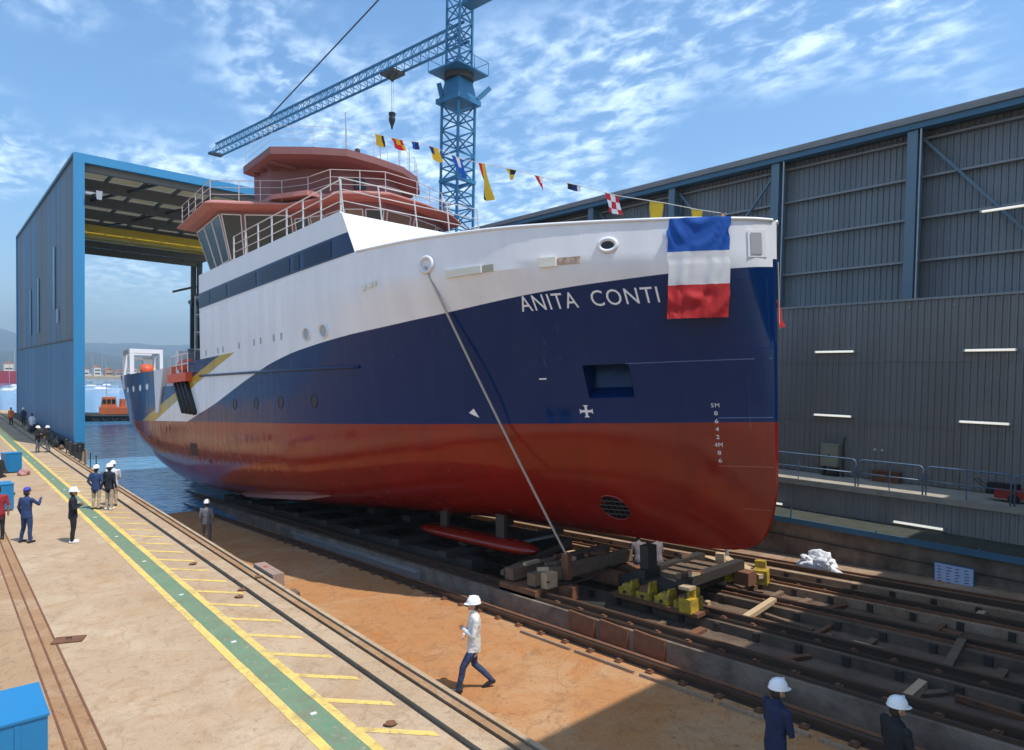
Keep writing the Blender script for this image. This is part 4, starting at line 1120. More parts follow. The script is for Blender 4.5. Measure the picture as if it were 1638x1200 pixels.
def pane(a0, a1, b0, b1, m, name='window', n_out=None, t0=.12, t1=.88, s0=.08, s1=.92, fr=.05):
    """a framed pane on the sloping quad a0-a1 (bottom) b0-b1 (top)"""
    a0, a1, b0, b1 = map(Vector, (a0, a1, b0, b1))
    def pt(s_, t): return (a0.lerp(a1, s_)).lerp(b0.lerp(b1, s_), t)
    nn = (a1-a0).cross(b0-a0).normalized()
    if nn.dot(n_out) < 0: nn = -nn
    q = [pt(s0, t0), pt(s1, t0), pt(s1, t1), pt(s0, t1)]
    b = MB(); b.add([p+nn*.012 for p in q], [(0,1,2,3)]); o = b.build(name, m, wh, fix=False)
    f = MB()
    for i in range(4): f.bar(q[i]+nn*.015, q[(i+1) % 4]+nn*.015, fr, .05, upv=tuple(nn))
    f.build('window_frame', RAILW, o); return o
n_ = len(roof1)
B0, T0 = z3(wb, 10.76), z3(wt, Z1-.42)
ctr = Vector((.6, 24.6, 12))
for i in range(n_):
    j = (i+1) % n_
    a0, a1, b0, b1 = map(Vector, (B0[i], B0[j], T0[i], T0[j]))
    mid_ = (a0+a1)/2; nout = mid_-ctr; nout.z = 0
    if (a1-a0).length < .25: continue
    if i in (0,):       # starboard wing side: three panes
        for k_ in range(3): pane(a0, a1, b0, b1, GLASS, n_out=nout, s0=.03+k_*.325, s1=.03+k_*.325+.30, t0=.05, t1=.93)
    elif i in (1, 2):   # wing front
        pane(a0, a1, b0, b1, GLASS, n_out=nout, s0=.06, s1=.95, t0=.05, t1=.93)
    elif i < 11:
        L_ = (a1-a0).length; k2 = max(1, int(round(L_/1.3)))
        for k_ in range(k2): pane(a0, a1, b0, b1, BROWNGLASS if (i+k_) % 3 else GLASS, n_out=nout, s0=(k_+.07)/k2, s1=(k_+.93)/k2, t0=.30, t1=.86)
# step under the top house at the inner wing
b = MB(); b.prism(z3([(-2.9, 22.8), (-1.9, 21.2), (1.5, 21.2), (1.5, 26), (-2.9, 26)], Z1), z3([(-2.9, 22.8), (-1.9, 21.2), (1.5, 21.2), (1.5, 26), (-2.9, 26)], Z1+.22)); b.build('roof_step', PRIMER_LIT, wh)
# top house
Z2 = 15.6
roof2 = [(-3.35, 25.2), (-3.32, 21.9), (-1.81, 20.74), (-.47, 19.98), (1.01, 20.03), (2.76, 20.32), (4.11, 21.1), (5.2, 22.5), (5.2, 25.2)]
th = empty('top_house'); th.parent = ship
def inset2(poly, d):
    c = Vector((.9, 23.2)); return [tuple(Vector(p)+(c-Vector(p)).normalized()*d) for p in poly]
b = MB(); b.prism(z3(inset2(roof2, .35), Z2-.45), z3(roof2, Z2-.34)); b.prism(z3(roof2, Z2-.337), z3(roof2, Z2)); b.build('top_house_roof', PRIMER_SHADE, th)
for i in range(4):
    b = MB(); b.bar((-3.1, 22.4+i*.7, Z2-.5), (-1.9, 22.4+i*.7, Z2-.55), .08, .14); b.build('roof_rib', PRIMER_SHADE, th)
w2 = [(-2.9, 25.0), (-2.75, 23.3), (-1.0, 22.1), (.0, 21.3), (1.1, 21.1), (2.5, 21.2), (3.5, 21.8), (4.4, 22.9), (4.4, 24.6)]
b = MB(); b.prism(z3(w2, Z1), z3(w2, Z2-.44)); b.build('top_house_wall', PRIMER_SHADE, th)
b = MB(); b.hexa([(.5, 21.1, Z1+.75), (1.05, 21.0, Z1+.75), (1.05, 21.4, Z1+.75), (.5, 21.4, Z1+.75), (.5, 21.1, Z1+1.25), (1.05, 21.0, Z1+1.25), (1.05, 21.4, Z1+1.25), (.5, 21.4, Z1+1.25)]); b.build('dark_opening', HOLE, th)
RAILP = mat('pale_pink_railing', (.50, .43, .41), .5)
railing(z3([(-5.0,29.5),(-5.1,24.6),(-4.05,23.85),(-2.5,22.6),(-1.75,21.4),(-1.4,19.85),(-.3,19.15),(.7,18.6),(2.55,18.8),(4.5,19.5),(5.7,20.5)], Z1-.08), .98, (.33, .66, 1), 1.25, RAILP, ship, .016, .022)
railing(z3(inset2(roof2, .12), Z2), 1.0, (.36, .68, 1), 1.0, RAILP, ship, .007, .012)
# antenna posts
for x, y, h in ((-.2, 20.6, 2.0), (1.7, 20.7, 1.5), (2.9, 20.9, 1.3), (3.9, 21.5, 1.6)):
    b = MB(); b.tube([(x, y, Z2), (x, y, Z2+h)], .025, 6); b.build('antenna_pole', GALV, ship)
b = MB(); b.lathe([(.0,-.1),(.12,-.08),(.12,.05),(.05,.1),(0,.1)], (.15, 20.15, Z2+.12), 10); b.build('horn', STEEL, ship)
# sonar gondola under the forefoot
b = MB(); b.lathe([(.02,0),(.22,.12),(.36,.5),(.42,1.2),(.42,4.6),(.34,5.4),(.18,5.9),(.02,6.05)], (-1.6, 6.6, -.72), 18, 'y')
b.v = [(x, y, -.72+(z+.72)*.5) for x, y, z in b.v]; b.build('sonar_gondola', REDB, ship, smooth=True)
for y in (8.0, 11.0):
    b = MB(); b.box(-1.66, -1.54, y, y+.4, -.62, .2); b.build('gondola_strut', STEEL, ship)
# bilge keel: a long narrow pale edged fin
b = MB(); vs_ = []
for i in range(15):
    y = 15.3+i*.78; z = .36-.083*(y-15.3)
    q = Vector(hp(y, z, 0)); w = .20*min(1, i/2, (14-i)/2)
    vs_ += [(q.x+.06, y, z+.04), (q.x-w*.75, y, z-w*.66)]
b.add(vs_, [(2*i, 2*i+1, 2*i+3, 2*i+2) for i in range(14)]); o = b.build('bilge_keel', mat('worn_pink_primer', (.34, .17, .15), .5), ship, fix=False)
s_ = o.modifiers.new('thickness', 'SOLIDIFY'); s_.thickness = .05
# ------------------------------------------------------------------ tower crane
CR = Vector((33.43, 45.0, 0))
crane = empty('tower_crane', (33.43, 45.0, .8), (0, 0, R(8))); tag(crane, 'tall blue lattice tower crane behind the grey building with its jib over the ship', 'crane')
def lattice(b, p0, p1, w, step, r, brace=True):
    """square lattice mast from p0 to p1 (vertical)"""
    z0, z1 = p0[2], p1[2]; h = w/2; cs = [(-h,-h),(h,-h),(h,h),(-h,h)]
    for x, y in cs: b.bar((x, y, z0), (x, y, z1), r*2)
    n_ = int(round((z1-z0)/step)); dz = (z1-z0)/n_
    for i in range(n_):
        a, c = z0+i*dz, z0+(i+1)*dz; m = (a+c)/2
        for k in range(4):
            p, q = cs[k], cs[(k+1) % 4]
            b.bar((p[0], p[1], a), (q[0], q[1], a), r*1.1)
            if (i+k) % 2: b.bar((p[0], p[1], a), (q[0], q[1], c), r*1.05)
            else: b.bar((q[0], q[1], a), (p[0], p[1], c), r*1.05)
b = MB(); lattice(b, (0,0,0), (0,0,27.6), 1.95, 1.05, .085); b.build('mast', CRANEBLUE, crane)
for z in (9.0, 15.0, 21.2):
    b = MB(); b.box(-1.1, 1.1, -1.1, -.9, z-.14, z+.14); b.box(-1.1, 1.1, .9, 1.1, z-.14, z+.14); b.box(-1.1, -.9, -.9, .9, z-.14, z+.14); b.box(.9, 1.1, -.9, .9, z-.14, z+.14)
    b.build('mast_collar', CRANEBLUE, crane)
b = MB(); b.box(-1.35, 1.35, -1.35, 1.35, 27.6, 28.0); b.hexa([(-1.1,-1.1,28.0),(1.1,-1.1,28.0),(1.1,1.1,28.0),(-1.1,1.1,28.0),(-.8,-.8,29.6),(.8,-.8,29.6),(.8,.8,29.6),(-.8,.8,29.6)])
b.build('slewing_base', CRANEBLUE, crane)
b = MB(); b.lathe([(0,29.6),(1.25,29.6),(1.25,30.1),(0,30.1)], (0,0,0), 20); b.build('slewing_ring', STEEL, crane)
b = MB(); b.box(-1.9, 1.7, -1.8, 1.7, 30.1, 30.22); o = b.build('service_platform', CRANEBLUE, crane)
q = MB()
for x, y in ((-1.9,-1.8),(0,-1.8),(1.7,-1.8),(1.7,0),(1.7,1.7),(-1.9,1.7),(-1.9,0)): q.tube([(x,y,30.2),(x,y,31.2)], .03, 5)
q.tube([(-1.9,-1.8,31.2),(1.7,-1.8,31.2),(1.7,1.7,31.2),(-1.9,1.7,31.2),(-1.9,-1.8,31.2)], .03, 5); q.build('platform_railing', CRANEBLUE, o)
b = MB(); b.bar((1.2, -1.0, 28.2), (2.1, -1.6, 29.3), .35); b.build('bracket', CRANEBLUE, crane)
b = MB(); b.bar((-1.3, .6, 27.9), (-1.9, .4, 28.9), .3); b.build('bracket', CRANEBLUE, crane)
b = MB(); lattice(b, (0,0,30.22), (0,0,36.5), 1.5, 1.05, .08); b.build('tower_head', CRANEBLUE, crane)
# jib in world direction towards the far end of the slipway
jd = Vector((28.0-33.43, 90.0-45.0, 0)); JL = jd.length; ja = math.atan2(jd.y, jd.x)-R(8)
jib = empty('jib', (0, 0, 33.0), (0, 0, ja)); jib.parent = crane
def jib_mesh():
    main = MB(); br = MB(); w = .65; hh = 1.35; n_ = 40
    for y in (-w, w): main.bar((-.5, y, 0), (JL, y, 0), .17)
    main.bar((-.5, 0, hh), (JL, 0, hh), .18)
    for i in range(n_):
        a, c = JL*i/n_, JL*(i+1)/n_; m = (a+c)/2
        for y in (-w, w):
            br.bar((a, y, 0), (m, 0, hh), .055); br.bar((m, 0, hh), (c, y, 0), .055)
        br.bar((a, -w, 0), (a, w, 0), .055)
    return main, br
a_, c_ = jib_mesh(); a_.build('jib_chords', CRANEBLUE, jib); c_.build('jib_bracing', CRANEBLUE, jib)
b = MB(); b.box(JL-.4, JL+.5, -.8, .8, -.1, .15); b.build('jib_tip', STEEL, jib)
pend = MB(); pend.bar((JL*.70, 0, 1.4), (.3, 0, 10.5), .10); pend.build('pendant_bar', STEEL, crane).parent = jib
b = MB(); b.bar((-.7,0,3.0),(0,0,10.6),.25); b.bar((.9,0,3.0),(0,0,10.6),.25); b.build('top_frame', CRANEBLUE, crane)
b = MB(); b.box(-9, -.9, -.6, .6, 35.4, 35.8); cj = b.build('counter_jib', CRANEBLUE, crane); cj.rotation_euler = (0, 0, ja)
b = MB(); b.box(-9, -7, -.9, .9, 34.4, 35.38); cw = b.build('counterweight', CONC, crane); cw.rotation_euler = (0, 0, ja)
# trolley and hook at fraction along the jib
TX = 8.9
b = MB(); b.box(TX-.9, TX+.9, -.75, .75, -.35, -.12); b.bar((TX-.7,0,-.3),(TX,0,-.9),.12); b.bar((TX+.7,0,-.3),(TX,0,-.9),.12); tr = b.build('trolley', STEEL, jib)
b = MB(); b.tube([(TX-.12,0,-.9),(TX-.12,0,-3.9)], .02, 4); b.tube([(TX+.12,0,-.9),(TX+.12,0,-3.9)], .02, 4); b.build('hoist_ropes', STEEL, jib)
b = MB(); b.lathe([(0,-5.3),(.06,-5.3),(.12,-5.0),(.2,-4.8),(.30,-4.55),(.32,-4.3),(.22,-4.15),(.33,-4.0),(.33,-3.8),(0,-3.75)], (TX, 0, 0), 10); b.build('hook_block', BLACK, jib, smooth=True)

# ------------------------------------------------------------------ scaffold stair tower on the after deck
sc = empty('scaffold_stair_tower'); sc.location = Vector(SHIP_O)+Matrix.Rotation(-math.atan(SL), 3, 'X') @ Vector((-3.9, 28.4, 4.98))
tag(sc, 'narrow metal scaffold stair tower behind the white deckhouse', 'scaffold')
for x in (-.7, .5):
    for y in (-.7, .7):
        b = MB(); b.tube([(x,y,0),(x,y,4.6)], .035, 6); b.build('upright', GALV, sc)
for z in (.9, 1.8, 2.7, 3.6, 4.5):
    b = MB(); b.tube([(-.7,-.7,z),(.5,-.7,z),(.5,.7,z),(-.7,.7,z),(-.7,-.7,z)], .028, 5); b.build('ledger', GALV, sc)
    b = MB(); b.tube([(-.7,-.7,z-.85),(.5,-.7,z-.05)], .022, 5); b.build('brace', GALV, sc)
    if z > 1: b = MB(); b.box(-.6,.4,-.6,.6,z-.12,z-.07); b.build('platform', TIMBER, sc)
b = MB(); b.box(.75, 1.3, -.3, .5, 0, 4.3); o = b.build('brown_screen', TIMBER, sc)

# ------------------------------------------------------------------ cradle under the ship
def thing(name, loc, label, cat, group=None, rot=(0,0,0)):
    o = empty(name, loc, rot); tag(o, label, cat, group); return o
CRA = -math.atan(SL)
def cpart(parent, name, m, fn):
    b = MB(); fn(b); return b.build(name, m, parent)
c1 = thing('timber_cradle', (15, 13.2, zslip(13.2)), 'brown timber and steel cradle across the rails where the tow wire ends', 'cradle', None, (CRA, 0, 0))
for dy in (-.55, .35): cpart(c1, 'cross_beam', TIMBER, lambda b: b.box(-2.9, 1.25, dy-.16, dy+.16, .48, .80))
cpart(c1, 'end_block', RUST, lambda b: b.box(-3.05, -2.2, -.85, .6, .12, .415))
cpart(c1, 'end_cap', PALEWOOD, lambda b: b.box(-2.7, -2.3, -.95, -.72, .42, .82))
for x in (-2.05, 0, .9): cpart(c1, 'bearer', RUST, lambda b: b.box(x-.2, x+.2, -1.3, 1.3, .08, .41))
cpart(c1, 'thin_brace', TIMBER, lambda b: b.bar((-2.6, 1.0, .5), (.9, 1.6, .75), .14))
cpart(c1, 'wire_lug', RUST, lambda b: b.box(-1.88, -1.72, -.95, -.70, .5, 1.22))
cpart(c1, 'white_strip', GALV, lambda b: b.box(-.9, .5, 1.75, 1.9, 1.0, 1.06))
c2 = thing('yellow_cradle', (15, 10.4, zslip(10.4)), 'yellow steel cradle with timber blocks under the bow', 'cradle', None, (CRA, 0, 0))
for i, yy in enumerate((-.95, -.35, .25, .85)):
    hh_ = (.44, .38, .46, .40)[i]
    cpart(c2, 'wheel_box', YELLOW, lambda b: b.box(-.72, -.34, yy-.24, yy+.20, .08, .26))
    cpart(c2, 'side_plate', YELLOW, lambda b: (b.hexa([(-.74,yy-.26,.262),(-.36,yy-.26,.262),(-.36,yy-.20,.262),(-.74,yy-.20,.262),(-.68,yy-.26,hh_+.1),(-.40,yy-.26,hh_+.1),(-.40,yy-.20,hh_+.1),(-.68,yy-.20,hh_+.1)])))
    cpart(c2, 'cap_block', YELLOW if i % 2 else RUST, lambda b: b.hexa([(-.70,yy-.19,.262),(-.38,yy-.19,.262),(-.38,yy+.12,.262),(-.70,yy+.12,.262),(-.66,yy-.17,hh_),(-.42,yy-.17,hh_),(-.42,yy+.08,hh_-.04),(-.66,yy+.08,hh_-.04)]))
    cpart(c2, 'axle_end', STEEL, lambda b: b.lathe([(0,-.03),(.05,-.03),(.05,.02),(0,.02)], (-.725, yy-.02, .16), 8, 'x'))
    cpart(c2, 'far_wheel_box', RUST if i != 1 else YELLOW, lambda b: b.box(2.3, 2.75, yy-.22, yy+.22, .10, .46))
cpart(c2, 'base_girder', STEEL, lambda b: b.box(-.33, 2.25, -.45, 1.25, .12, .465))
cpart(c2, 'bed_plate', RUST, lambda b: b.box(-.8, -.25, -1.5, 1.3, -.02, .075))
for k_ in range(5): cpart(c2, 'packing_timber', TIMBER, lambda b: b.box(.35+k_*.36, .62+k_*.36, -.52, .42, .466, .60+.04*(k_ % 3)))
for yy in (-.7, .6): cpart(c2, 'cross_girder', STEEL, lambda b: b.box(-.3, 2.7, yy-.14, yy+.14, .47, .72))
cpart(c2, 'corner_bracket', YELLOW, lambda b: (b.box(-.85, -.3, -1.35, -1.0, .05, .40), b.box(-.6, -.35, -1.3, -1.05, .4, .62)))
cpart(c2, 'pale_block', PALEWOOD, lambda b: b.box(-.85, -.55, -1.32, -1.0, .625, .70))
cpart(c2, 'keel_block', STEEL, lambda b: b.box(-.12, .28, .47, .75, .725, 1.36))
rw_ = random.Random(31)
for k_ in range(7):
    x, y = rw_.uniform(-.2, 2.4), rw_.choice((-.7, .6)); a_ = rw_.uniform(-.4, .4)
    cpart(c2, 'wedge', (TIMBER, PALEWOOD, RUST)[k_ % 3], lambda b: b.hexa([(x-.22,y-.07,.725),(x+.22,y-.07+a_*.3,.725),(x+.22,y+.07+a_*.3,.725),(x-.22,y+.07,.725),(x-.22,y-.07,.87),(x+.22,y-.07+a_*.3,.78),(x+.22,y+.07+a_*.3,.78),(x-.22,y+.07,.87)]))
for k_ in range(9):
    x, y = rw_.uniform(-2.8, .8), rw_.uniform(-.7, .45)
    cpart(c1, 'wedge', (TIMBER, RUST, PALEWOOD)[k_ % 3], lambda b: b.bar((x, y, .86), (x+rw_.uniform(.2, .6), y+rw_.uniform(-.25, .25), .86), .13, .09))
cpart(c1, 'chain', STEEL, lambda b: b.tube([(-2.7+.22*i, -.95+.05*math.sin(i*1.3), .62-.24*math.sin(i/12*math.pi)) for i in range(13)], .03, 5))
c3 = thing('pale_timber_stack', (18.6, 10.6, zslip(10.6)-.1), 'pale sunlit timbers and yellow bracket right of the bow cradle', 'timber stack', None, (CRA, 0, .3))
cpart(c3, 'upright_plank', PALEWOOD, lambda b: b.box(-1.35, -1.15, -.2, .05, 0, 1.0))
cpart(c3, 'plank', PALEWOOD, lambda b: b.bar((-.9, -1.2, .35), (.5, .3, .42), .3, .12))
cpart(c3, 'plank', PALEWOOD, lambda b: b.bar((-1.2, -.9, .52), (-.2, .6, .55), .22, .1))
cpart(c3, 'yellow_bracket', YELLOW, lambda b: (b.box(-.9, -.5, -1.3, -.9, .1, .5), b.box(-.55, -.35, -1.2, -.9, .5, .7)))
cpart(c3, 'jack', GALV, lambda b: b.lathe([(.0,0),(.14,0),(.14,.3),(.06,.35),(.06,.8),(.12,.82),(.12,.9),(0,.9)], (.7, .2, .1), 10))
# long keel cradle further aft with blocks
c4 = thing('long_keel_cradle', (15, 27, zslip(27)), 'long dark rail cradle with keel blocks under the middle of the ship', 'cradle', None, (CRA, 0, 0))
for x in (-2.05, 2.05): cpart(c4, 'side_girder', STEEL, lambda b: b.box(x-.25, x+.25, -11, 12, .1, .5))
for i in range(8):
    yy = -10+i*2.8
    cpart(c4, 'cross_beam', STEEL, lambda b: b.box(-2.7, 2.7, yy-.2, yy+.2, .51, .70)); cpart(c4, 'keel_block', STEEL, lambda b: b.box(-.5, .5, yy-.3, yy+.3, .71, .95))
gb_ = thing('grey_steel_beam', (11.85, 22.8, zslip(22.8)), 'long pale grey steel beam lying beside the slipway rail in the ship shadow', 'beam', None, (CRA, 0, 0))
cpart(gb_, 'web', GALV, lambda b: b.box(-.03, .03, -5.2, 4.6, -.40, .0)); cpart(gb_, 'flange', GALV, lambda b: b.box(-.18, .18, -5.2, 4.6, .002, .05)); cpart(gb_, 'lower_flange', GALV, lambda b: b.box(-.18, .18, -5.2, 4.6, -.45, -.402))
# tow wire
wire_a = Vector(SHIP_O)+Matrix.Rotation(-math.atan(SL), 3, 'X') @ Vector(hp(7.39, 7.46, .08))
wire_b = Vector((13.2, 12.37, .67))
b = MB(); b.tube([wire_a.lerp(wire_b, i/12)+Vector((0, 0, -.10*math.sin(math.pi*i/12))) for i in range(13)], .034, 8)
w_ = b.build('steel_wire', mat('wire_rope', (.42, .39, .35), .5, .3)); tag(w_, 'taut pale steel wire from the bow fairlead down to the timber cradle', 'wire')

# ------------------------------------------------------------------ flags
def flag_mat(name, cols):
    return [mat(name+'_%d' % i, c, .75) for i, c in enumerate(cols)]
FC = {'r': mat('flag_red', (.60, .025, .03), .75), 'w': mat('flag_white', (.78, .78, .80), .75), 'b': mat('flag_blue', (.01, .11, .48), .75), 'y': mat('flag_yellow', (.72, .46, .03), .75), 'k': mat('flag_black', (.02, .02, .022), .75), 'n': mat('flag_navy', (.02, .035, .14), .75)}
for m_ in FC.values():   # thin cloth lets some light through
    t = m_.node_tree; pb = t.nodes['Principled BSDF']; tr_ = t.nodes.new('ShaderNodeBsdfTranslucent'); tr_.inputs['Color'].default_value = pb.inputs['Base Color'].default_value
    mx = t.nodes.new('ShaderNodeMixShader'); mx.inputs[0].default_value = .35
    t.links.new(pb.outputs[0], mx.inputs[1]); t.links.new(tr_.outputs[0], mx.inputs[2]); t.links.new(mx.outputs[0], t.nodes['Material Output'].inputs['Surface'])
FK = list(FC)
SHIPM = Matrix.Translation(Vector(SHIP_O)) @ Matrix.Rotation(-math.atan(SL), 4, 'X')
line_pts = [(0, 18.6, 16.3), (0, 18.0, 15.75), (0, 16.2, 14.95), (0, 14.8, 14.4), (0, 13.4, 13.7), (0, 11.9, 12.85), (0, 10.1, 12.1), (0, 8.9, 11.6), (0, 7.5, 10.95), (0, 6.0, 10.3), (0, 4.6, 9.65), (0, 3.0, 9.05), (-.1, 1.8, 8.55), (-.3, .95, 8.22)]
LP = [SHIPM @ Vector(p) for p in line_pts]
b = MB(); b.tube(LP, .011, 5); o = b.build('flag_line', mat('cord', (.55, .52, .45), .8)); tag(o, 'thin cord carrying signal flags from the top house down to the bow', 'cord')
def flag(i, t, w, h, grid, label, droop=.0, swing=0.0, taper=False):
    """cloth hanging under the cord between points i and i+1; grid = rows of colour keys"""
    w *= 1.35; h *= 1.45
    a = LP[i].lerp(LP[i+1], t); d = (LP[i+1]-LP[i]).normalized()
    out_ = Vector((math.cos(swing)*.75, -math.sin(swing), -.35)).normalized()
    root_mb = MB(); nx, ny = 8, 8; rows = len(grid); cols_ = len(grid[0])
    ph = random.uniform(0, 6)
    dn = Vector((-.12, .1, -1)).normalized()
    for r_ in range(ny+1):
        for c_ in range(nx+1):
            u, v = c_/nx, r_/ny
            ww = w*(1-(.85*v if taper else .12*v))
            p = a+d*((u-.5)*ww)+dn*(v*h*(1-.25*droop*abs(u-.5)))
            p += rgt*(swing*v*h)+Vector((.28, -.2, 0))*math.sin(u*5+v*3+ph)*.22*v*h+Vector((.0, .12, .05))*math.sin(v*7+ph*2+u*3)*h*.4*v*droop
            root_mb.v.append(tuple(p))
    for r_ in range(ny):
        for c_ in range(nx):
            p = r_*(nx+1)+c_; root_mb.f.append((p, p+1, p+nx+2, p+nx+1)); root_mb.m.append(FK.index(grid[int(r_/ny*rows)][int(c_/nx*cols_)]))
    o = root_mb.build('signal_flag', [FC[k_] for k_ in FK], fix=False, smooth=True)
    c0 = a.copy()
    for v_ in o.data.vertices: v_.co -= c0
    o.location = c0
    tag(o, label, 'flag', 'signal flags strung from the top house to the bow'); return o
flag(1, .05, .62, .38, ['yyk', 'yyk'], 'yellow and black signal flag highest on the cord above the top house', .9, .3)
flag(1, .85, .72, .34, ['ryr', 'rry'], 'red and yellow signal flag beside the top house railing', .9, .5)
flag(2, .8, .42, .22, ['bn'], 'small dark blue signal flag next to the red and yellow one', .7, .3)
flag(3, .72, .52, .42, ['ny', 'yy'], 'yellow signal flag just left of the crane mast', .7, .5)
flag(4, .75, .55, .55, ['bwb', 'bbb'], 'blue and white signal flag in front of the crane mast', .7, .45)
flag(5, .62, .30, .95, ['ry', 'ky', 'ky'], 'long drooping red, yellow and black signal flag right of the crane mast', .6, .35)
flag(6, .75, .45, .26, ['ykk', 'yyy'], 'small yellow and black signal flag against the clouds', .8, .2, True)
flag(7, .75, .32, .32, ['rw', 'rr'], 'red signal flag with white tip against the sky', .6, .45, True)
flag(8, .8, .46, .14, ['knw'], 'thin dark navy signal flag just above the roof edge', .9, .2)
flag(9, .85, .42, .40, ['rwr', 'wrw', 'rwr'], 'red and white checkered signal flag over the foredeck', .3, .35)
flag(10, .85, .36, .38, ['yy'], 'plain yellow signal flag above the ship name', .3, .2)
flag(11, .9, .28, .16, ['yy'], 'small yellow signal flag beside the tricolour at the bulwark', .5, .2)
# tricolour draped over the bow bulwark
tf = MB(); nx, ny = 20, 36
for r_ in range(ny+1):
    v = r_/ny; z = 7.93-v*2.36
    for c_ in range(nx+1):
        u = c_/nx; y = 1.50-u*1.04+.10*v
        zz_ = z+.015*math.sin(u*math.pi)*(1 if v < .1 else 0)
        uc = u-.5; sag = math.sin((v*3 % 1.0)*math.pi); fold = .09*max(0, math.sin((v+uc*uc*1.6)*26))*math.exp(-((v-.13)/.16)**2)+.07*math.sin(u*13+v*3)*(.15+.85*v)+.07*max(0, math.sin((v+uc*uc*1.2)*24+1))*math.exp(-((v-.85)/.16)**2)+.025*math.sin(u*27+v*7)*v
        wv = min(7.9, max(5.0, zz_)); q = hp(y, min(wv, 7.85), .06+abs(fold)+.05*v)
        n_ = Vector((-.72, -.69, 0)); p = Vector((q[0], q[1], zz_))
        if z < 6.9:  # hangs free below the knuckle
            q2 = hp(y, 6.95, .06); p = Vector((q2[0], q2[1], zz_))+n_*(.02+abs(fold)*1.2)
        tf.v.append(tuple(p))
for r_ in range(ny):
    for c_ in range(nx):
        p = r_*(nx+1)+c_; tf.f.append((p, p+1, p+nx+2, p+nx+1)); tf.m.append(0 if r_ < 12 else (1 if r_ < 24 else 2))
o = tf.build('tricolour_flag', [FC['b'], FC['w'], FC['r']], None, smooth=True, fix=False)
o.matrix_world = SHIPM; tag(o, 'large blue, white and red striped flag hung over the bow bulwark', 'flag')
# red pennant on the far side of the stem
pn = MB(); nx = 10
for i in range(nx+1):
    for j in range(nx+1):
        u, v = i/nx, j/nx; pn.v.append((.12+u*.75*(.3+.7*v)+.03*math.sin(v*6), -.10+u*.18+.03*math.sin(u*5+v*4), 5.95-v*.62+.1*u))
for i in range(nx):
    for j in range(nx): p = i*(nx+1)+j; pn.f.append((p, p+1, p+nx+2, p+nx+1)); pn.m.append(0)
o = pn.build('red_pennant', FC['r'], None, smooth=True, fix=False); o.matrix_world = SHIPM; tag(o, 'small red flag showing past the far side of the bow', 'flag')
b = MB(); b.tube([(.14, -.1, 6.9), (.13, -.1, 5.3)], .01, 5); o2 = b.build('flag_cord', MATS['cord'], o)
# ------------------------------------------------------------------ people
import numpy as np
CL = {}
def cloth(key, col, rough=.85):
    CL[key] = mat('cloth_'+key, col, rough, var=.35, vscale=7, bump=.8, bscale=9); return CL[key]
for k_, c_ in dict(white=(.66,.63,.58), navy=(.012,.022,.065), darknavy=(.010,.013,.026), black=(.014,.014,.018), jeans=(.035,.055,.115), grey=(.19,.185,.185), greytr=(.14,.14,.15), beige=(.46,.37,.26), blue=(.02,.05,.14), red=(.30,.02,.03), yellow=(.55,.55,.06), orange=(.62,.13,.02), shirt=(.62,.64,.70), workgrey=(.17,.15,.17), maroon=(.30,.13,.15)).items(): cloth(k_, c_)
SHOE = mat('shoe_leather', (.015, .013, .012), .5); SHOEW = mat('white_shoe', (.7, .7, .68), .6); HAIR = mat('dark_hair', (.03, .02, .014), .7)
CAPB = mat('blue_cap', (.05, .06, .38), .7); HELP = mat('pink_helmet', (.50, .33, .36), .4)
EYE = mat('eye_dark', (.01, .008, .006), .3)
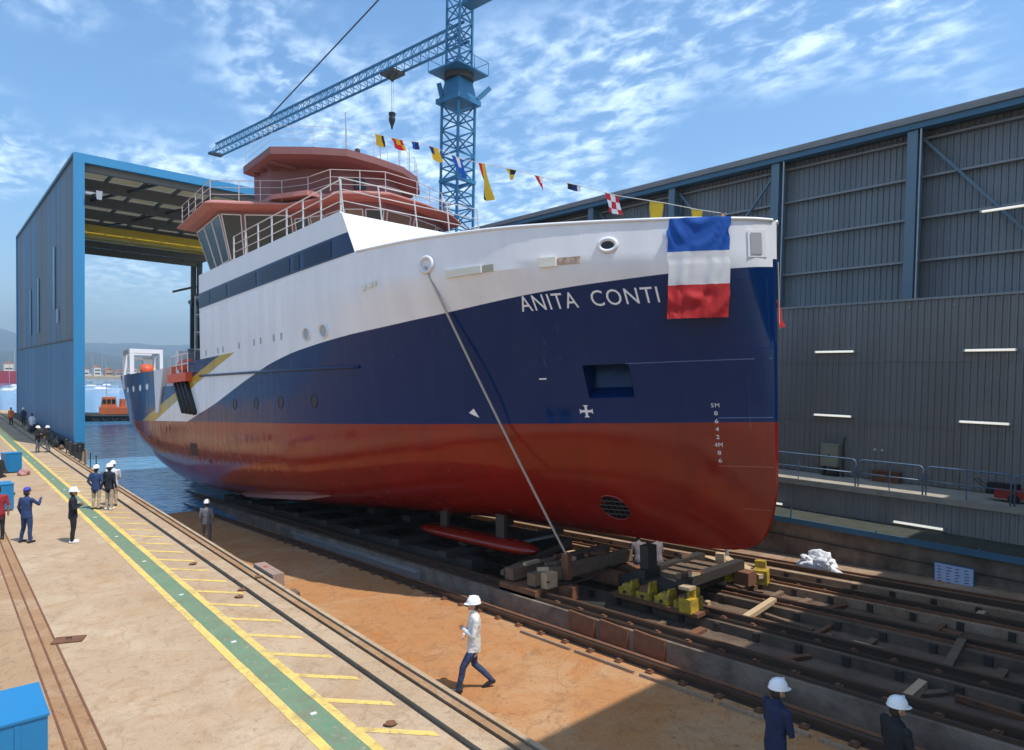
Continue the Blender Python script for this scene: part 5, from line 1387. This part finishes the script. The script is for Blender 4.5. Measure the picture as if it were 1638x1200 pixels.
def person(loc, face, label, top='navy', bottom='black', shoes=SHOE, hat='helmet', hatm=None, arms='down', legs='stand', vox=.016, scale=1.0, lean=0.0, sleeves=None, group=None, head_turn=0.0, jacket_len=.80):
    """face = heading of the person as a world direction (x, y)"""
    ang = math.atan2(face[1], face[0])-math.pi/2
    root = empty('person', loc, (0, 0, ang)); root.scale = (scale,)*3
    tag(root, label, 'person', group)
    prims = []   # (points, radii, key)
    def tubep(pts, rs, key): prims.append(([Vector(p) for p in pts], rs, key))
    b = MB()
    def loft(rings, key, n=14):
        o = len(b.v)
        for (c, rx, ry) in rings:
            for k in range(n):
                t = 2*math.pi*k/n; b.v.append((c[0]+math.cos(t)*rx, c[1]+math.sin(t)*ry, c[2]))
        for i in range(len(rings)-1):
            for k in range(n): b.f.append((o+i*n+k, o+i*n+(k+1) % n, o+(i+1)*n+(k+1) % n, o+(i+1)*n+k)); b.m.append(0)
        b.f.append(tuple(o+k for k in range(n))[::-1]); b.m.append(0); b.f.append(tuple(o+(len(rings)-1)*n+k for k in range(n))); b.m.append(0)
        prims.append(([Vector(r_[0]) for r_ in rings], [(r_[1]+r_[2])/2 for r_ in rings], key))
    def limb(pts, rs, key, n=10):
        pts = [Vector(p) for p in pts]
        b.tube(pts, rs, n); prims.append((pts, rs, key))
        for p, r_ in ((pts[0], rs[0]), (pts[-1], rs[-1])): ball(p, r_)
    def ball(p, r_, s=(1,1,1)):
        prof = [(math.sin(math.pi*i/8)*r_, -math.cos(math.pi*i/8)*r_) for i in range(9)]
        o = len(b.v); b.lathe(prof, (0,0,0), 10)
        for i in range(o, len(b.v)): q = b.v[i]; b.v[i] = (q[0]*s[0]+p[0], q[1]*s[1]+p[1], q[2]*s[2]+p[2])
    L = lambda z: lean*max(0, z-.9)     # forward lean above the hips
    jl = jacket_len
    loft([((0, L(.78)-.0, jl), .175, .135), ((0, L(.92), .94), .178, .13), ((0, L(1.08), 1.08), .165, .118), ((0, L(1.25), 1.25), .19, .125), ((0, L(1.36), 1.37), .20, .118), ((0, L(1.44), 1.45), .165, .095), ((0, L(1.49)+.005, 1.49), .075, .07)], 'top')
    loft([((0, 0, .80), .155, .115), ((0, 0, .95), .16, .115)], 'bottom')
    hx, hy, hz = 0, L(1.62)+.02, 1.645
    limb([(0, L(1.46), 1.46), (0, L(1.55)+.01, 1.57)], [.055, .052], 'skin')
    ball((hx, hy, hz), .1, (.80, .98, 1.17)); prims.append(([Vector((hx, hy, hz))], [.1], 'skin'))
    ht = head_turn
    def hd(x, y, z): return (hx+x*math.cos(ht)-y*math.sin(ht), hy+x*math.sin(ht)+y*math.cos(ht), hz+z)
    ball(hd(0, .095, -.02), .018, (.8, 1.1, 1.4)); ball(hd(0, .08, -.075), .03, (1.2, 1, .8))
    for s in (-1, 1): ball(hd(s*.08, 0, -.01), .022, (.5, .8, 1.3))
    # legs
    LEG = dict(stand=(((-.10,0,.86),(-.105,.015,.47),(-.11,-.02,.09),0), ((.10,0,.86),(.105,.015,.47),(.11,-.02,.09),0)),
               apart=(((-.10,0,.86),(-.15,.03,.47),(-.19,-.03,.09),0), ((.10,0,.86),(.13,.0,.47),(.15,-.02,.09),0)),
               stride=(((-.09,0,.86),(-.09,.22,.50),(-.085,.30,.10),.25), ((.09,0,.86),(.09,-.03,.47),(.09,-.36,.15),-.45)))[legs]
    for hipj, knee, ank, pitch in LEG:
        limb([hipj, Vector(hipj).lerp(Vector(knee), .5)+Vector((0,.01,0)), knee, Vector(knee).lerp(Vector(ank), .4)+Vector((0,-.012,0)), ank], [.094, .082, .066, .062, .050], 'bottom')
        a = Vector(ank); f_ = Vector((0, math.cos(pitch), math.sin(pitch)))
        limb([a+Vector((0,-.05,-.045))-f_*.0, a+f_*.07+Vector((0,0,-.05)), a+f_*.17+Vector((0,0,-.058))], [.042, .043, .032], 'shoe', 8)
    # arms
    sh_ = [(-.205, L(1.41), 1.41), (.205, L(1.41), 1.41)]
    A = dict(down=(((-.27,-.02,1.13),(-.26,.06,.88)), ((.27,-.02,1.13),(.26,.06,.88))),
             crossed=(((-.27,.06,1.14),(.06,.20,1.17)), ((.27,.06,1.14),(-.06,.21,1.10))),
             phone=(((-.28,-.02,1.14),(-.27,.07,.90)), ((.30,.16,1.24),(.20,.33,1.40))),
             front=(((-.25,.05,1.13),(-.06,.22,1.02)), ((.25,.05,1.13),(.06,.22,1.0))),
             pockets=(((-.29,-.06,1.14),(-.20,.05,.93)), ((.29,-.06,1.14),(.20,.05,.93))),
             chest=(((-.26,.06,1.14),(-.04,.20,1.24)), ((.26,.06,1.14),(.05,.21,1.22))),
             back=(((-.28,-.10,1.14),(-.08,-.19,.98)), ((.28,-.10,1.14),(.08,-.19,.98))))[arms]
    for i, (el, wr) in enumerate(A):
        s_ = Vector(sh_[i]); el = Vector(el)+Vector((0, L(el[2]), 0)); wr = Vector(wr)+Vector((0, L(wr[2]), 0))
        key = 'sleeve'
        limb([s_, s_.lerp(el, .5), el], [.066, .056, .048], 'top'); limb([el, el.lerp(wr, .4), wr], [.048, .046, .036], key)
        d = (wr-el).normalized(); sdx = Vector((1 if i == 0 else -1, 0, 0)); sdx = (sdx-d*sdx.dot(d)).normalized(); pn_ = d.cross(sdx)
        limb([wr, wr+d*.05, wr+d*.09], [.026, .036, .034], 'skin', 8)
        curl = Vector((0, .35, -.3)) if arms in ('down', 'stride') else Vector((0, -.15, -.2))
        for k in range(4):
            base = wr+d*.09+pn_*((k-1.5)*.019); ln = (.062, .072, .068, .052)[k]
            limb([base, base+(d+curl*.3).normalized()*ln*.55, base+(d+curl*.3).normalized()*ln*.55+(d+curl).normalized()*ln*.45], [.0105, .010, .008], 'skin', 6)
        tb = wr+d*.035+pn_*(-.035)
        limb([tb, tb+(d*.6-pn_*.8).normalized()*.035, tb+(d*.6-pn_*.8).normalized()*.035+d*.03], [.012, .011, .009], 'skin', 6)
    me = b.mesh('body'); o = link('body', me, root)
    md = o.modifiers.new('remesh', 'REMESH'); md.mode = 'VOXEL'; md.voxel_size = vox; md.use_smooth_shade = True
    sm = o.modifiers.new('smooth', 'SMOOTH'); sm.iterations = 2; sm.factor = .5
    dg = bpy.context.evaluated_depsgraph_get(); me2 = bpy.data.meshes.new_from_object(o.evaluated_get(dg)); o.modifiers.clear(); o.data = me2; bpy.data.meshes.remove(me)
    keys = ['top', 'bottom', 'skin', 'shoe', 'sleeve']
    me2.materials.clear()
    for m_ in (CL[top], CL[bottom], SKIN, shoes, CL[sleeves or top] if sleeves != 'skin' else SKIN): me2.materials.append(m_)
    n_ = len(me2.polygons); cen = np.empty(n_*3, dtype=np.float64); me2.polygons.foreach_get('center', cen); cen = cen.reshape(-1, 3)
    best = np.full(n_, 1e9); idx = np.zeros(n_, dtype=np.int32)
    for pts, rs, key in prims:
        ki = keys.index(key)
        for i in range(max(1, len(pts)-1)):
            a = np.array(pts[i]); r0 = rs[i]
            if len(pts) > 1:
                c = np.array(pts[i+1]); ab = c-a; t = np.clip(((cen-a)@ab)/max(1e-9, ab@ab), 0, 1); dd = np.linalg.norm(cen-a-t[:, None]*ab, axis=1)-(r0+(rs[i+1]-r0)*t)
            else: dd = np.linalg.norm((cen-a)/np.array((.8, .98, 1.17)), axis=1)-r0
            if key == 'bottom' and len(pts) == 2: dd = dd+.05
            m_ = dd < best; best[m_] = dd[m_]; idx[m_] = ki
    # torso cloth above the hem is jacket
    tor = (cen[:, 2] > jl+.015) & (idx == 1); idx[tor] = 0
    me2.polygons.foreach_set('material_index', idx); me2.update()
    # headgear
    h = MB()
    if hat in ('helmet', 'cap'):
        prof = [(.001, .135), (.05, .13), (.088, .105), (.113, .06), (.122, .015), (.124, .0), (.130, -.004), (.126, -.010), (.0, -.008)] if hat == 'helmet' else [(.001, .128), (.05, .122), (.082, .098), (.098, .05), (.1, .0), (.0, .0)]
        h.lathe(prof, (0,0,0), 18)
        h.v = [(x*.95, y*1.12, z) for x, y, z in h.v]
        o_ = len(h.v)
        r0 = .122 if hat == 'helmet' else .098
        br = []
        for k in range(9):
            t = R(25+k*130/8); br.append((math.cos(t)*r0*.95, math.sin(t)*r0*1.12, .005))
        for k in range(9):
            t = R(25+k*130/8); br.append((math.cos(t)*r0*.9, math.sin(t)*(r0*1.12+(.055 if hat == 'helmet' else .085)*math.sin(t)), -.018))
        h.add(br, [(k, k+1, 9+k+1, 9+k) for k in range(8)])
        if hat == 'helmet': h.bar((0, -.09, .10), (0, .09, .115), .022, .05)
        hm = hatm or HELMET
        ho = h.build('safety_helmet' if hat == 'helmet' else 'cap', hm, root, smooth=True, loc=(hx, hy, hz+.045)); ho.rotation_euler = (0, 0, ht)
    h = MB(); h.lathe([(.001, .118), (.05, .112), (.076, .085), (.083, .03), (.080, -.05), (.06, -.09), (0, -.09)], (0,0,0), 14); h.v = [(x*.98, y*1.12-.014 if z > .02 else min(y*1.1-.022, .0), z) for x, y, z in h.v]
    ho = h.build('hair', HAIR, root, smooth=True, loc=(hx, hy, hz)); ho.rotation_euler = (0, 0, ht)
    h = MB()
    for s in (-1, 1):
        p = Vector((s*.032, .092, .012)); h.lathe([(.001, -.01), (.009, 0), (.001, .01)], p, 8, 'y')
    ho = h.build('eyes', EYE, root, loc=(hx, hy, hz)); ho.rotation_euler = (0, 0, ht)
    return root
LEFT = (-rgt.x, -rgt.y); RIGHT = (rgt.x, rgt.y); AWAY = (fwd.x, fwd.y); TOWARD = (-fwd.x, -fwd.y)
def mixd(a, c, t): return (a[0]*(1-t)+c[0]*t, a[1]*(1-t)+c[1]*t)
person((7.71, 9.62, zslip(9.62)-.055), mixd(LEFT, TOWARD, .18), 'person in white jacket, jeans and white helmet walking with folded arms on the orange concrete', 'white', 'jeans', hat='helmet', arms='crossed', legs='stride', vox=.011, jacket_len=.78)
person((3.5, 25.37, 0), mixd(RIGHT, AWAY, .35), 'person in dark jacket, white helmet and white shoes standing alone by the green lane', 'darknavy', 'black', SHOEW, arms='chest', vox=.015)
person((5.05, 30.9, 0), AWAY, 'person in blue jacket and beige trousers, leftmost of the trio at the rails', 'blue', 'beige', arms='pockets', vox=.016, legs='stand', group=None)
person((5.45, 30.55, 0), mixd(AWAY, RIGHT, .2), 'person in dark navy blazer and pale trousers, middle of the trio at the rails', 'darknavy', 'beige', SHOEW, arms='down', vox=.016, scale=1.04)
person((5.72, 31.35, 0), mixd(AWAY, LEFT, .3), 'person in pale shirt behind the navy blazer, rightmost of the trio', 'shirt', 'beige', arms='front', vox=.016, scale=1.04)
person((2.36, 26.25, 0), mixd(AWAY, RIGHT, .15), 'person in dark blue workwear and blue cap raising an arm, seen from behind', 'blue', 'blue', hat='cap', hatm=CAPB, arms='phone', legs='apart', vox=.015)
person((1.70, 27.3, 0), mixd(AWAY, LEFT, .4), 'person in red shirt and dark trousers at the left edge', 'red', 'black', hat='none', arms='down', sleeves='skin', vox=.015)
person((5.50, 54.3, 0), RIGHT, 'person with white helmet and dark top, left of the pair near the shed foot', 'black', 'greytr', arms='chest', vox=.03)
person((6.05, 54.1, 0), LEFT, 'person with white helmet and yellow sleeves, right of the pair near the shed', 'black', 'greytr', sleeves='yellow', arms='front', vox=.03)
person((6.15, 82.0, 0), TOWARD, 'distant person in orange jacket at the far end of the shed wall', 'orange', 'black', hat='none', arms='down', vox=.04)
person((7.0, 80.2, 0), TOWARD, 'distant person in dark clothes beside the orange jacketed one', 'navy', 'black', arms='down', vox=.04)
person((6.75, 70.5, 0), AWAY, 'distant person in pale top and dark trousers against the blue shed wall', 'shirt', 'navy', hat='none', arms='down', vox=.04)
person((8.42, 28.0, zslip(28.0)-.06), AWAY, 'person in grey jacket and white helmet walking down the slipway in the ship shadow', 'grey', 'greytr', arms='down', legs='apart', vox=.018)
person((8.42, 4.05, zslip(4.05)-.055), mixd(RIGHT, AWAY, .25), 'person in dark blue jacket and white helmet, left of the two at the bottom right', 'navy', 'navy', arms='front', vox=.011, head_turn=-.2, scale=.94)
person((9.10, 2.83, zslip(2.83)-.055), mixd(RIGHT, AWAY, .15), 'person in black jacket and white helmet, right of the two at the bottom right', 'black', 'black', arms='front', vox=.011, head_turn=-.25, scale=.91)
person((16.45, 12.42, zslip(12.42)-.33), AWAY, 'worker in grey overalls and pink helmet under the bow, left of the two', 'workgrey', 'workgrey', hatm=HELP, arms='front', vox=.02, lean=.35, scale=.9)
person((16.8, 11.95, zslip(11.95)-.33), mixd(AWAY, LEFT, .3), 'worker in grey overalls and pink helmet under the bow, right of the two', 'workgrey', 'workgrey', hatm=HELP, arms='chest', vox=.02, lean=.3, scale=.9)
pb_ = SHIPM @ Vector((-.30, 1.15, 6.76)); person(tuple(pb_), mixd(TOWARD, LEFT, .3), 'person whose head shows over the bow bulwark beside the tricolour flag', 'maroon', 'navy', hat='none', arms='front', vox=.02, scale=.86)

# ------------------------------------------------------------------ small things on the quay
def crate(name, loc, size, m, label, cat, rot=0.0, open_top=True, rim=.04):
    r = thing(name, loc, label, cat, None, (0, 0, rot)); x, y, z = size
    b = MB(); b.box(-x/2, x/2, -y/2, -y/2+.02, .06, z); b.box(-x/2, x/2, y/2-.02, y/2, .06, z); b.box(-x/2, -x/2+.02, -y/2+.02, y/2-.02, .06, z); b.box(x/2-.02, x/2, -y/2+.02, y/2-.02, .06, z); b.box(-x/2+.02, x/2-.02, -y/2+.02, y/2-.02, .06, .1); b.build('bin_body', m, r)
    b = MB(); b.box(-x/2-rim/2, x/2+rim/2, -y/2-rim/2, y/2+rim/2, z+.002, z+.035); b.build('lid', m, r)
    for yy in (-.3, 0, .3): b = MB(); b.box(x/2, x/2+.018, yy*y-.03, yy*y+.03, .08, z-.03); b.build('side_rib', m, r)
    for yy in (-.3, .3): b = MB(); b.box(yy*x-.03, yy*x+.03, -y/2-.018, -y/2, .08, z-.03); b.build('front_rib', m, r)
    for sx_ in (-1, 1): b = MB(); b.box(sx_*x*.36-.06, sx_*x*.36+.06, -y/2+.02, y/2-.02, 0, .058); b.build('skid', STEEL, r)
    return r
BINB = mat('bin_blue_paint', (.012, .19, .42), .4, var=.3, vscale=2, col2=(.02, .15, .33))
crate('blue_bin', (.35, 11.22, 0), (1.66, 1.15, .97), BINB, 'pale topped blue steel bin in the bottom left corner', 'bin')
crate('blue_bin', (2.0, 32.9, 0), (.95, .9, 1.05), BINB, 'blue bin at the left edge behind the person in red', 'bin', .1)
crate('blue_bin', (3.35, 44.6, 0), (.75, .75, 1.05), BINB, 'small blue bin farther along the quay, left of the green lane', 'bin', .2)
g_ = thing('black_generator', (2.75, 43.2, 0), 'dark wheeled machine beside the small blue bin', 'machine')
cpart(g_, 'frame', STEEL, lambda b: (b.box(-.5,.3,-.6,.6,.25,.35), b.bar((-.4,-.5,.3),(-.4,-.5,1.1),.05), b.bar((-.4,.5,.3),(-.4,.5,1.1),.05), b.bar((-.4,-.5,1.1),(-.4,.5,1.1),.05)))
cpart(g_, 'engine', BLACK, lambda b: b.hexa([(-.3,-.45,.35),(.25,-.45,.35),(.25,.4,.35),(-.3,.4,.35),(-.2,-.35,.95),(.15,-.4,.9),(.2,.3,.8),(-.25,.35,.9)]))
for s_ in (-1, 1): cpart(g_, 'wheel', BLACK, lambda b: b.lathe([(0,-.06),(.2,-.06),(.22,0),(.2,.06),(0,.06)], (-.1, s_*.68, .22), 14, 'y'))
PINK = mat('faded_pink_fabric', (.45, .22, .2), .8, var=.4, vscale=6)
p_ = lumpy('pink_bundle', (.25, .35, .22), 9, PINK, None, (3.75, 43.1, 0)); tag(p_, 'pinkish bundle on the ground right of the small blue bin', 'bundle')
p_ = lumpy('pale_sacks', (.5, .6, .45), 12, MATS['cream_paint'], None, (3.1, 46.6, 0), .15); tag(p_, 'pale heap of sacks behind the small blue bin', 'sacks')
p_ = lumpy('dark_hose_pile', (.6, .5, .16), 15, BLACK, None, (2.2, 36.2, 0), .15); tag(p_, 'dark coiled hose pile on the quay between the two blue bins', 'hose')
pl_ = thing('rusty_plate', (2.16, 16.2, 0), 'rusty steel plate lying across the edge of the brown strip', 'plate', None, (0, 0, -.42))
cpart(pl_, 'plate', RUST, lambda b: b.box(-.28, .28, -.17, .17, .008, .03)); cpart(pl_, 'lifting_eye', STEEL, lambda b: b.tube([(-.05,0,.03),(-.05,0,.06),(.05,0,.06),(.05,0,.03)], .012))
sb_ = thing('concrete_block', (7.25, 18.55, -.02), 'flat pinkish concrete block on the quay edge beside the rails', 'block')
cpart(sb_, 'block', mat('pink_concrete', (.34, .235, .185), .9, var=.5, vscale=5, bump=.3), lambda b: b.hexa([(-.16,-.75,-.98),(.2,-.75,-.98),(.2,.75,-.98),(-.16,.75,-.98),(-.14,-.72,.07),(.18,-.72,.07),(.18,.72,.07),(-.14,.72,.07)]))
cpart(sb_, 'red_mark', REDINK, lambda b: b.box(-.03, .05, .1, .3, .072, .076))
sb2 = thing('small_block', (7.2, 16.6, 0), 'small timber post top at the quay edge near the concrete block', 'block'); cpart(sb2, 'block', TIMBER, lambda b: b.hexa([(-.08,-.2,-.78),(.1,-.18,-.78),(.1,.2,-.78),(-.08,.2,-.78),(-.07,-.18,-.1),(.08,-.17,-.1),(.09,.18,-.09),(-.07,.18,-.09)]))
for i, (x, y) in enumerate(((5.55, 9.05), (5.75, 20.4), (5.8, 16.7), (6.05, 17.2), (6.77, 18.0))):
    p_ = lumpy('debris_clump', (.10, .09, .035), 20+i, RUST, None, (x, y, .004), .3, 3)
    tag(p_, ['dark debris clump on the nearest yellow hatch line', 'debris clump near the rail, level with the second lane stud', 'debris clump between hatch lines beside the rail', 'small debris clump touching the rail groove', 'debris clump between the paired rails'][i], 'debris')
# slim posts along the quay edge by the water
for i in range(7):
    pr_ = thing('edge_post', (6.97, 42.6+i*1.75, 0), 'slim dark post, number %s from the right in the row along the water edge' % ['one', 'two', 'three', 'four', 'five', 'six', 'seven'][i], 'post', 'row of slim posts at the water edge')
    cpart(pr_, 'shaft', STEEL, lambda b: b.tube([(0,0,0),(0,0,.95)], .028, 8)); cpart(pr_, 'base_plate', STEEL, lambda b: b.box(-.09,.09,-.09,.09,.001,.02)); cpart(pr_, 'ring', GALV, lambda b: b.lathe([(.03,.9),(.05,.9),(.05,.94),(.03,.94)], (0,0,0), 8))
# clutter along the foot of the shed wall
for i, (s_, w, h, m, l) in enumerate(((55.6, .3, .22, TIMBER, 'small brown heap at the foot of the blue corner post'), (57.5, .6, .45, BLACK, 'black bundle at the foot of the shed near the corner post'), (60, .5, .5, STEEL, 'dark machine part at the shed foot behind the pair of people'), (66, .7, .5, TIMBER, 'brown timber pile against the shed wall'), (73, .8, .6, STEEL, 'dark steel box against the distant shed wall'))):
    p_ = lumpy('shed_clutter', (w*.5, w, h), 40+i, m, None, (7.0, s_, 0), .18, 3); tag(p_, l, 'clutter')
# red paint scrawl on the near beam
decm = mat('red_scrawl', (.28, .05, .05), .8)

# ------------------------------------------------------------------ boats and far shore
TUGO = mat('weathered_orange', (.55, .13, .04), .6, var=.6, vscale=1.5, col2=(.32, .10, .05))
def tug(loc, rot):
    r = thing('tugboat', loc, 'orange and black tugboat moored beyond the stern of the ship', 'tugboat', None, (0, 0, rot))
    b = MB(); n_ = 10; lo = []; hi = []
    prof = [(-6.5, 1.9), (-5.5, 2.3), (-2, 2.5), (2, 2.5), (4.5, 2.0), (6, 1.0), (6.8, .1)]
    pl_ = [(x, -w) for x, w in prof]+[(x, w) for x, w in reversed(prof)]
    b.prism([(x*.96, y*.9, -.8) for x, y in pl_], [(x, y, .75+.012*max(0, x)**2) for x, y in pl_]); b.build('hull', BLACK, r)
    b = MB(); b.tube([(x, y, .68+.012*max(0, x)**2) for x, y in pl_]+[(pl_[0][0], pl_[0][1], .8)], .22, 8); b.build('rubber_fender', BLACK, r)
    for i in range(9): b = MB(); b.lathe([(.2,-.12),(.42,-.12),(.42,.12),(.2,.12)], (-5.5+i*1.2, 2.45 if i < 7 else 1.9, .35), 12, 'y'); b.build('tyre', STEEL, r)
    b = MB(); b.box(-2.4, 1.2, -1.5, 1.5, .9, 1.9); b.build('deckhouse', TUGO, r)
    b = MB(); b.hexa([(-1.0,-1.2,1.905),(1.0,-1.2,1.905),(1.0,1.2,1.905),(-1.0,1.2,1.905),(-.9,-1.1,3.4),(.8,-1.1,3.4),(.8,1.1,3.4),(-.9,1.1,3.4)]); wh_ = b.build('wheelhouse', TUGO, r)
    for x in (-.6, 0, .6): b = MB(); b.box(x-.22, x+.22, 1.1, 1.24, 2.5, 3.1); b.build('window', GLASS, wh_)
    b = MB(); b.lathe([(0,1.9),(.45,1.9),(.4,3.1),(0,3.1)], (-1.8, 0, 0), 12); b.build('funnel', TUGO, r)
    b = MB(); b.tube([(.3,0,3.4),(.3,0,6.0)], .06); b.bar((-.4,0,5),(1,0,5),.06); b.build('mast', GALV, r)
tug((20.3, 114.2, ZW+.1), R(172))
def yacht_proto():
    r = empty('sailing_yacht')
    prof = [(-4.5, 1.1), (-2, 1.5), (1, 1.45), (3.5, .8), (5.2, .05)]
    pl_ = [(x, -w) for x, w in prof]+[(x, w) for x, w in reversed(prof)]
    b = MB(); b.prism([(x*.9, y*.7, -.4) for x, y in pl_], [(x, y, 1.0+.04*x) for x, y in pl_]); b.build('hull', WHITE, r)
    b = MB(); b.hexa([(-1.5,-.9,1.0),(2,-.8,1.05),(2,.8,1.05),(-1.5,.9,1.0),(-1.2,-.75,1.6),(1.2,-.6,1.5),(1.2,.6,1.5),(-1.2,.75,1.6)]); b.build('cabin', WHITE, r)
    b = MB(); b.tube([(.6,0,1),(.6,0,13)], .07, 6); b.build('mast', GALV, r)
    b = MB(); b.tube([(.6,0,2.2),(-3.6,0,2.3)], .09, 6); b.build('boom', NAVY, r)
    return r
yp = yacht_proto(); yl = [((27, 258), .2, 'white sailing yacht left of the blue shed, nearest the shed edge'), ((22, 262), 2.9, 'white sailing yacht at the left edge of the picture'), ((18, 252), .1, 'white sailing yacht just outside the left edge'), ((43, 256), .15, 'white sailing yacht just right of the blue corner post'), ((54, 262), 3.0, 'white sailing yacht in the middle of the gap beyond the shed'), ((61, 270), .2, 'white sailing yacht between the shed and the ship stern'), ((68, 275), .1, 'white sailing yacht nearest the ship stern'), ((38, 300), .3, 'farther white yacht behind the blue corner post'), ((50, 318), .1, 'distant yacht, first of the far row right of the corner post'), ((58, 330), 3.0, 'distant yacht, second of the far row right of the corner post'), ((67, 322), .2, 'distant yacht, third of the far row right of the corner post'), ((76, 335), 2.9, 'distant yacht, fourth of the far row right of the corner post'), ((25, 315), .2, 'distant yacht far behind the one nearest the shed edge'), ((33, 330), 3.0, 'distant yacht in front of the long red ship')]
for i, ((x, y), r_, l) in enumerate(yl):
    o = yp if i == 0 else copy_tree(yp)
    o.location = (x, y, ZW); o.rotation_euler = (0, 0, r_); s_ = random.uniform(.85, 1.25); o.scale = (s_,)*3; tag(o, l, 'yacht', 'yachts moored in the harbour')
rs = thing('red_cargo_ship', (28, 420, ZW), 'long red ship across the harbour at the far left', 'ship')
REDH = mat('red_ship_paint', (.36, .03, .04), .5)
cpart(rs, 'hull', REDH, lambda b: b.prism([(-26,-5,-.5),(22,-5,-.5),(27,0,-.5),(22,5,-.5),(-26,5,-.5)], [(-27,-5.5,6.2),(23,-5.5,6.2),(30,0,7.2),(23,5.5,6.2),(-27,5.5,6.2)]))
cpart(rs, 'superstructure', WHITE, lambda b: (b.box(-24,-12,-4.5,4.5,6.25,11), b.box(-23,-14,-4,4,11.01,15)))
cpart(rs, 'mast', GALV, lambda b: (b.tube([(5,0,6),(5,0,17)], .3), b.tube([(14,0,6),(14,0,15)], .3)))
rnd = random.Random(4)
BM = [mat('far_wall_%d' % i, c, .8, var=.3, vscale=.2) for i, c in enumerate(((.62,.58,.5), (.45,.30,.2), (.6,.6,.6), (.5,.42,.3), (.4,.38,.36)))]
RT = mat('far_roof', (.33, .14, .08), .8)
bx_ = [36, 50]+[86+i*9.0 for i in range(12)]
ORD = ['first', 'second', 'third', 'fourth', 'fifth', 'sixth', 'seventh', 'eighth', 'ninth', 'tenth', 'eleventh', 'twelfth']
desc = ['pale', 'brown', 'white', 'tan', 'grey']
for i, x in enumerate(bx_):
    k_ = rnd.randrange(5); w, h, d = rnd.uniform(5, 9), rnd.uniform(4, 10), rnd.uniform(8, 14); yy = rnd.uniform(655, 760)
    r = thing('far_building', (x*yy/690, yy, .4), '%s far building on the harbour shore, %s' % (desc[k_], ['leftmost of all', 'just left of the shed wall'][i] if i < 2 else ORD[i-2]+' from the blue corner post'), 'building', 'far buildings on the harbour shore')
    cpart(r, 'wall', BM[k_], lambda b: b.box(-w/2, w/2, -d/2, d/2, 0, h)); cpart(r, 'roof', RT, lambda b: b.prism([(-w/2-.3,-d/2-.3,h+.01),(w/2+.3,-d/2-.3,h+.01),(w/2+.3,-d/2-.3,h+.02),(0,-d/2-.3,h+2),(-w/2-.3,-d/2-.3,h+.02)], [(-w/2-.3,d/2+.3,h+.01),(w/2+.3,d/2+.3,h+.01),(w/2+.3,d/2+.3,h+.02),(0,d/2+.3,h+2),(-w/2-.3,d/2+.3,h+.02)]))
    for f_ in range(int(h//3.2)):
        cpart(r, 'window_row', GLASS, lambda b: b.box(-w/2+.7, w/2-.7, -d/2-.05, -d/2+.1, f_*3.1+1.2, f_*3.1+2.5))

# ------------------------------------------------------------------ sea air
hz_ = MB(); hz_.box(-4000, 6400, -120, 7700, -8, 470)
hm_ = bpy.data.materials.new('sea_haze'); hm_.use_nodes = True
t = hm_.node_tree; t.nodes.remove(t.nodes['Principled BSDF'])
pv = t.nodes.new('ShaderNodeVolumePrincipled'); pv.inputs['Density'].default_value = 3.2e-4; pv.inputs['Color'].default_value = (.66, .86, 1.0, 1); pv.inputs['Anisotropy'].default_value = .3
t.links.new(pv.outputs[0], t.nodes['Material Output'].inputs['Volume'])
o = hz_.build('haze', hm_); struct(o, 'stuff')
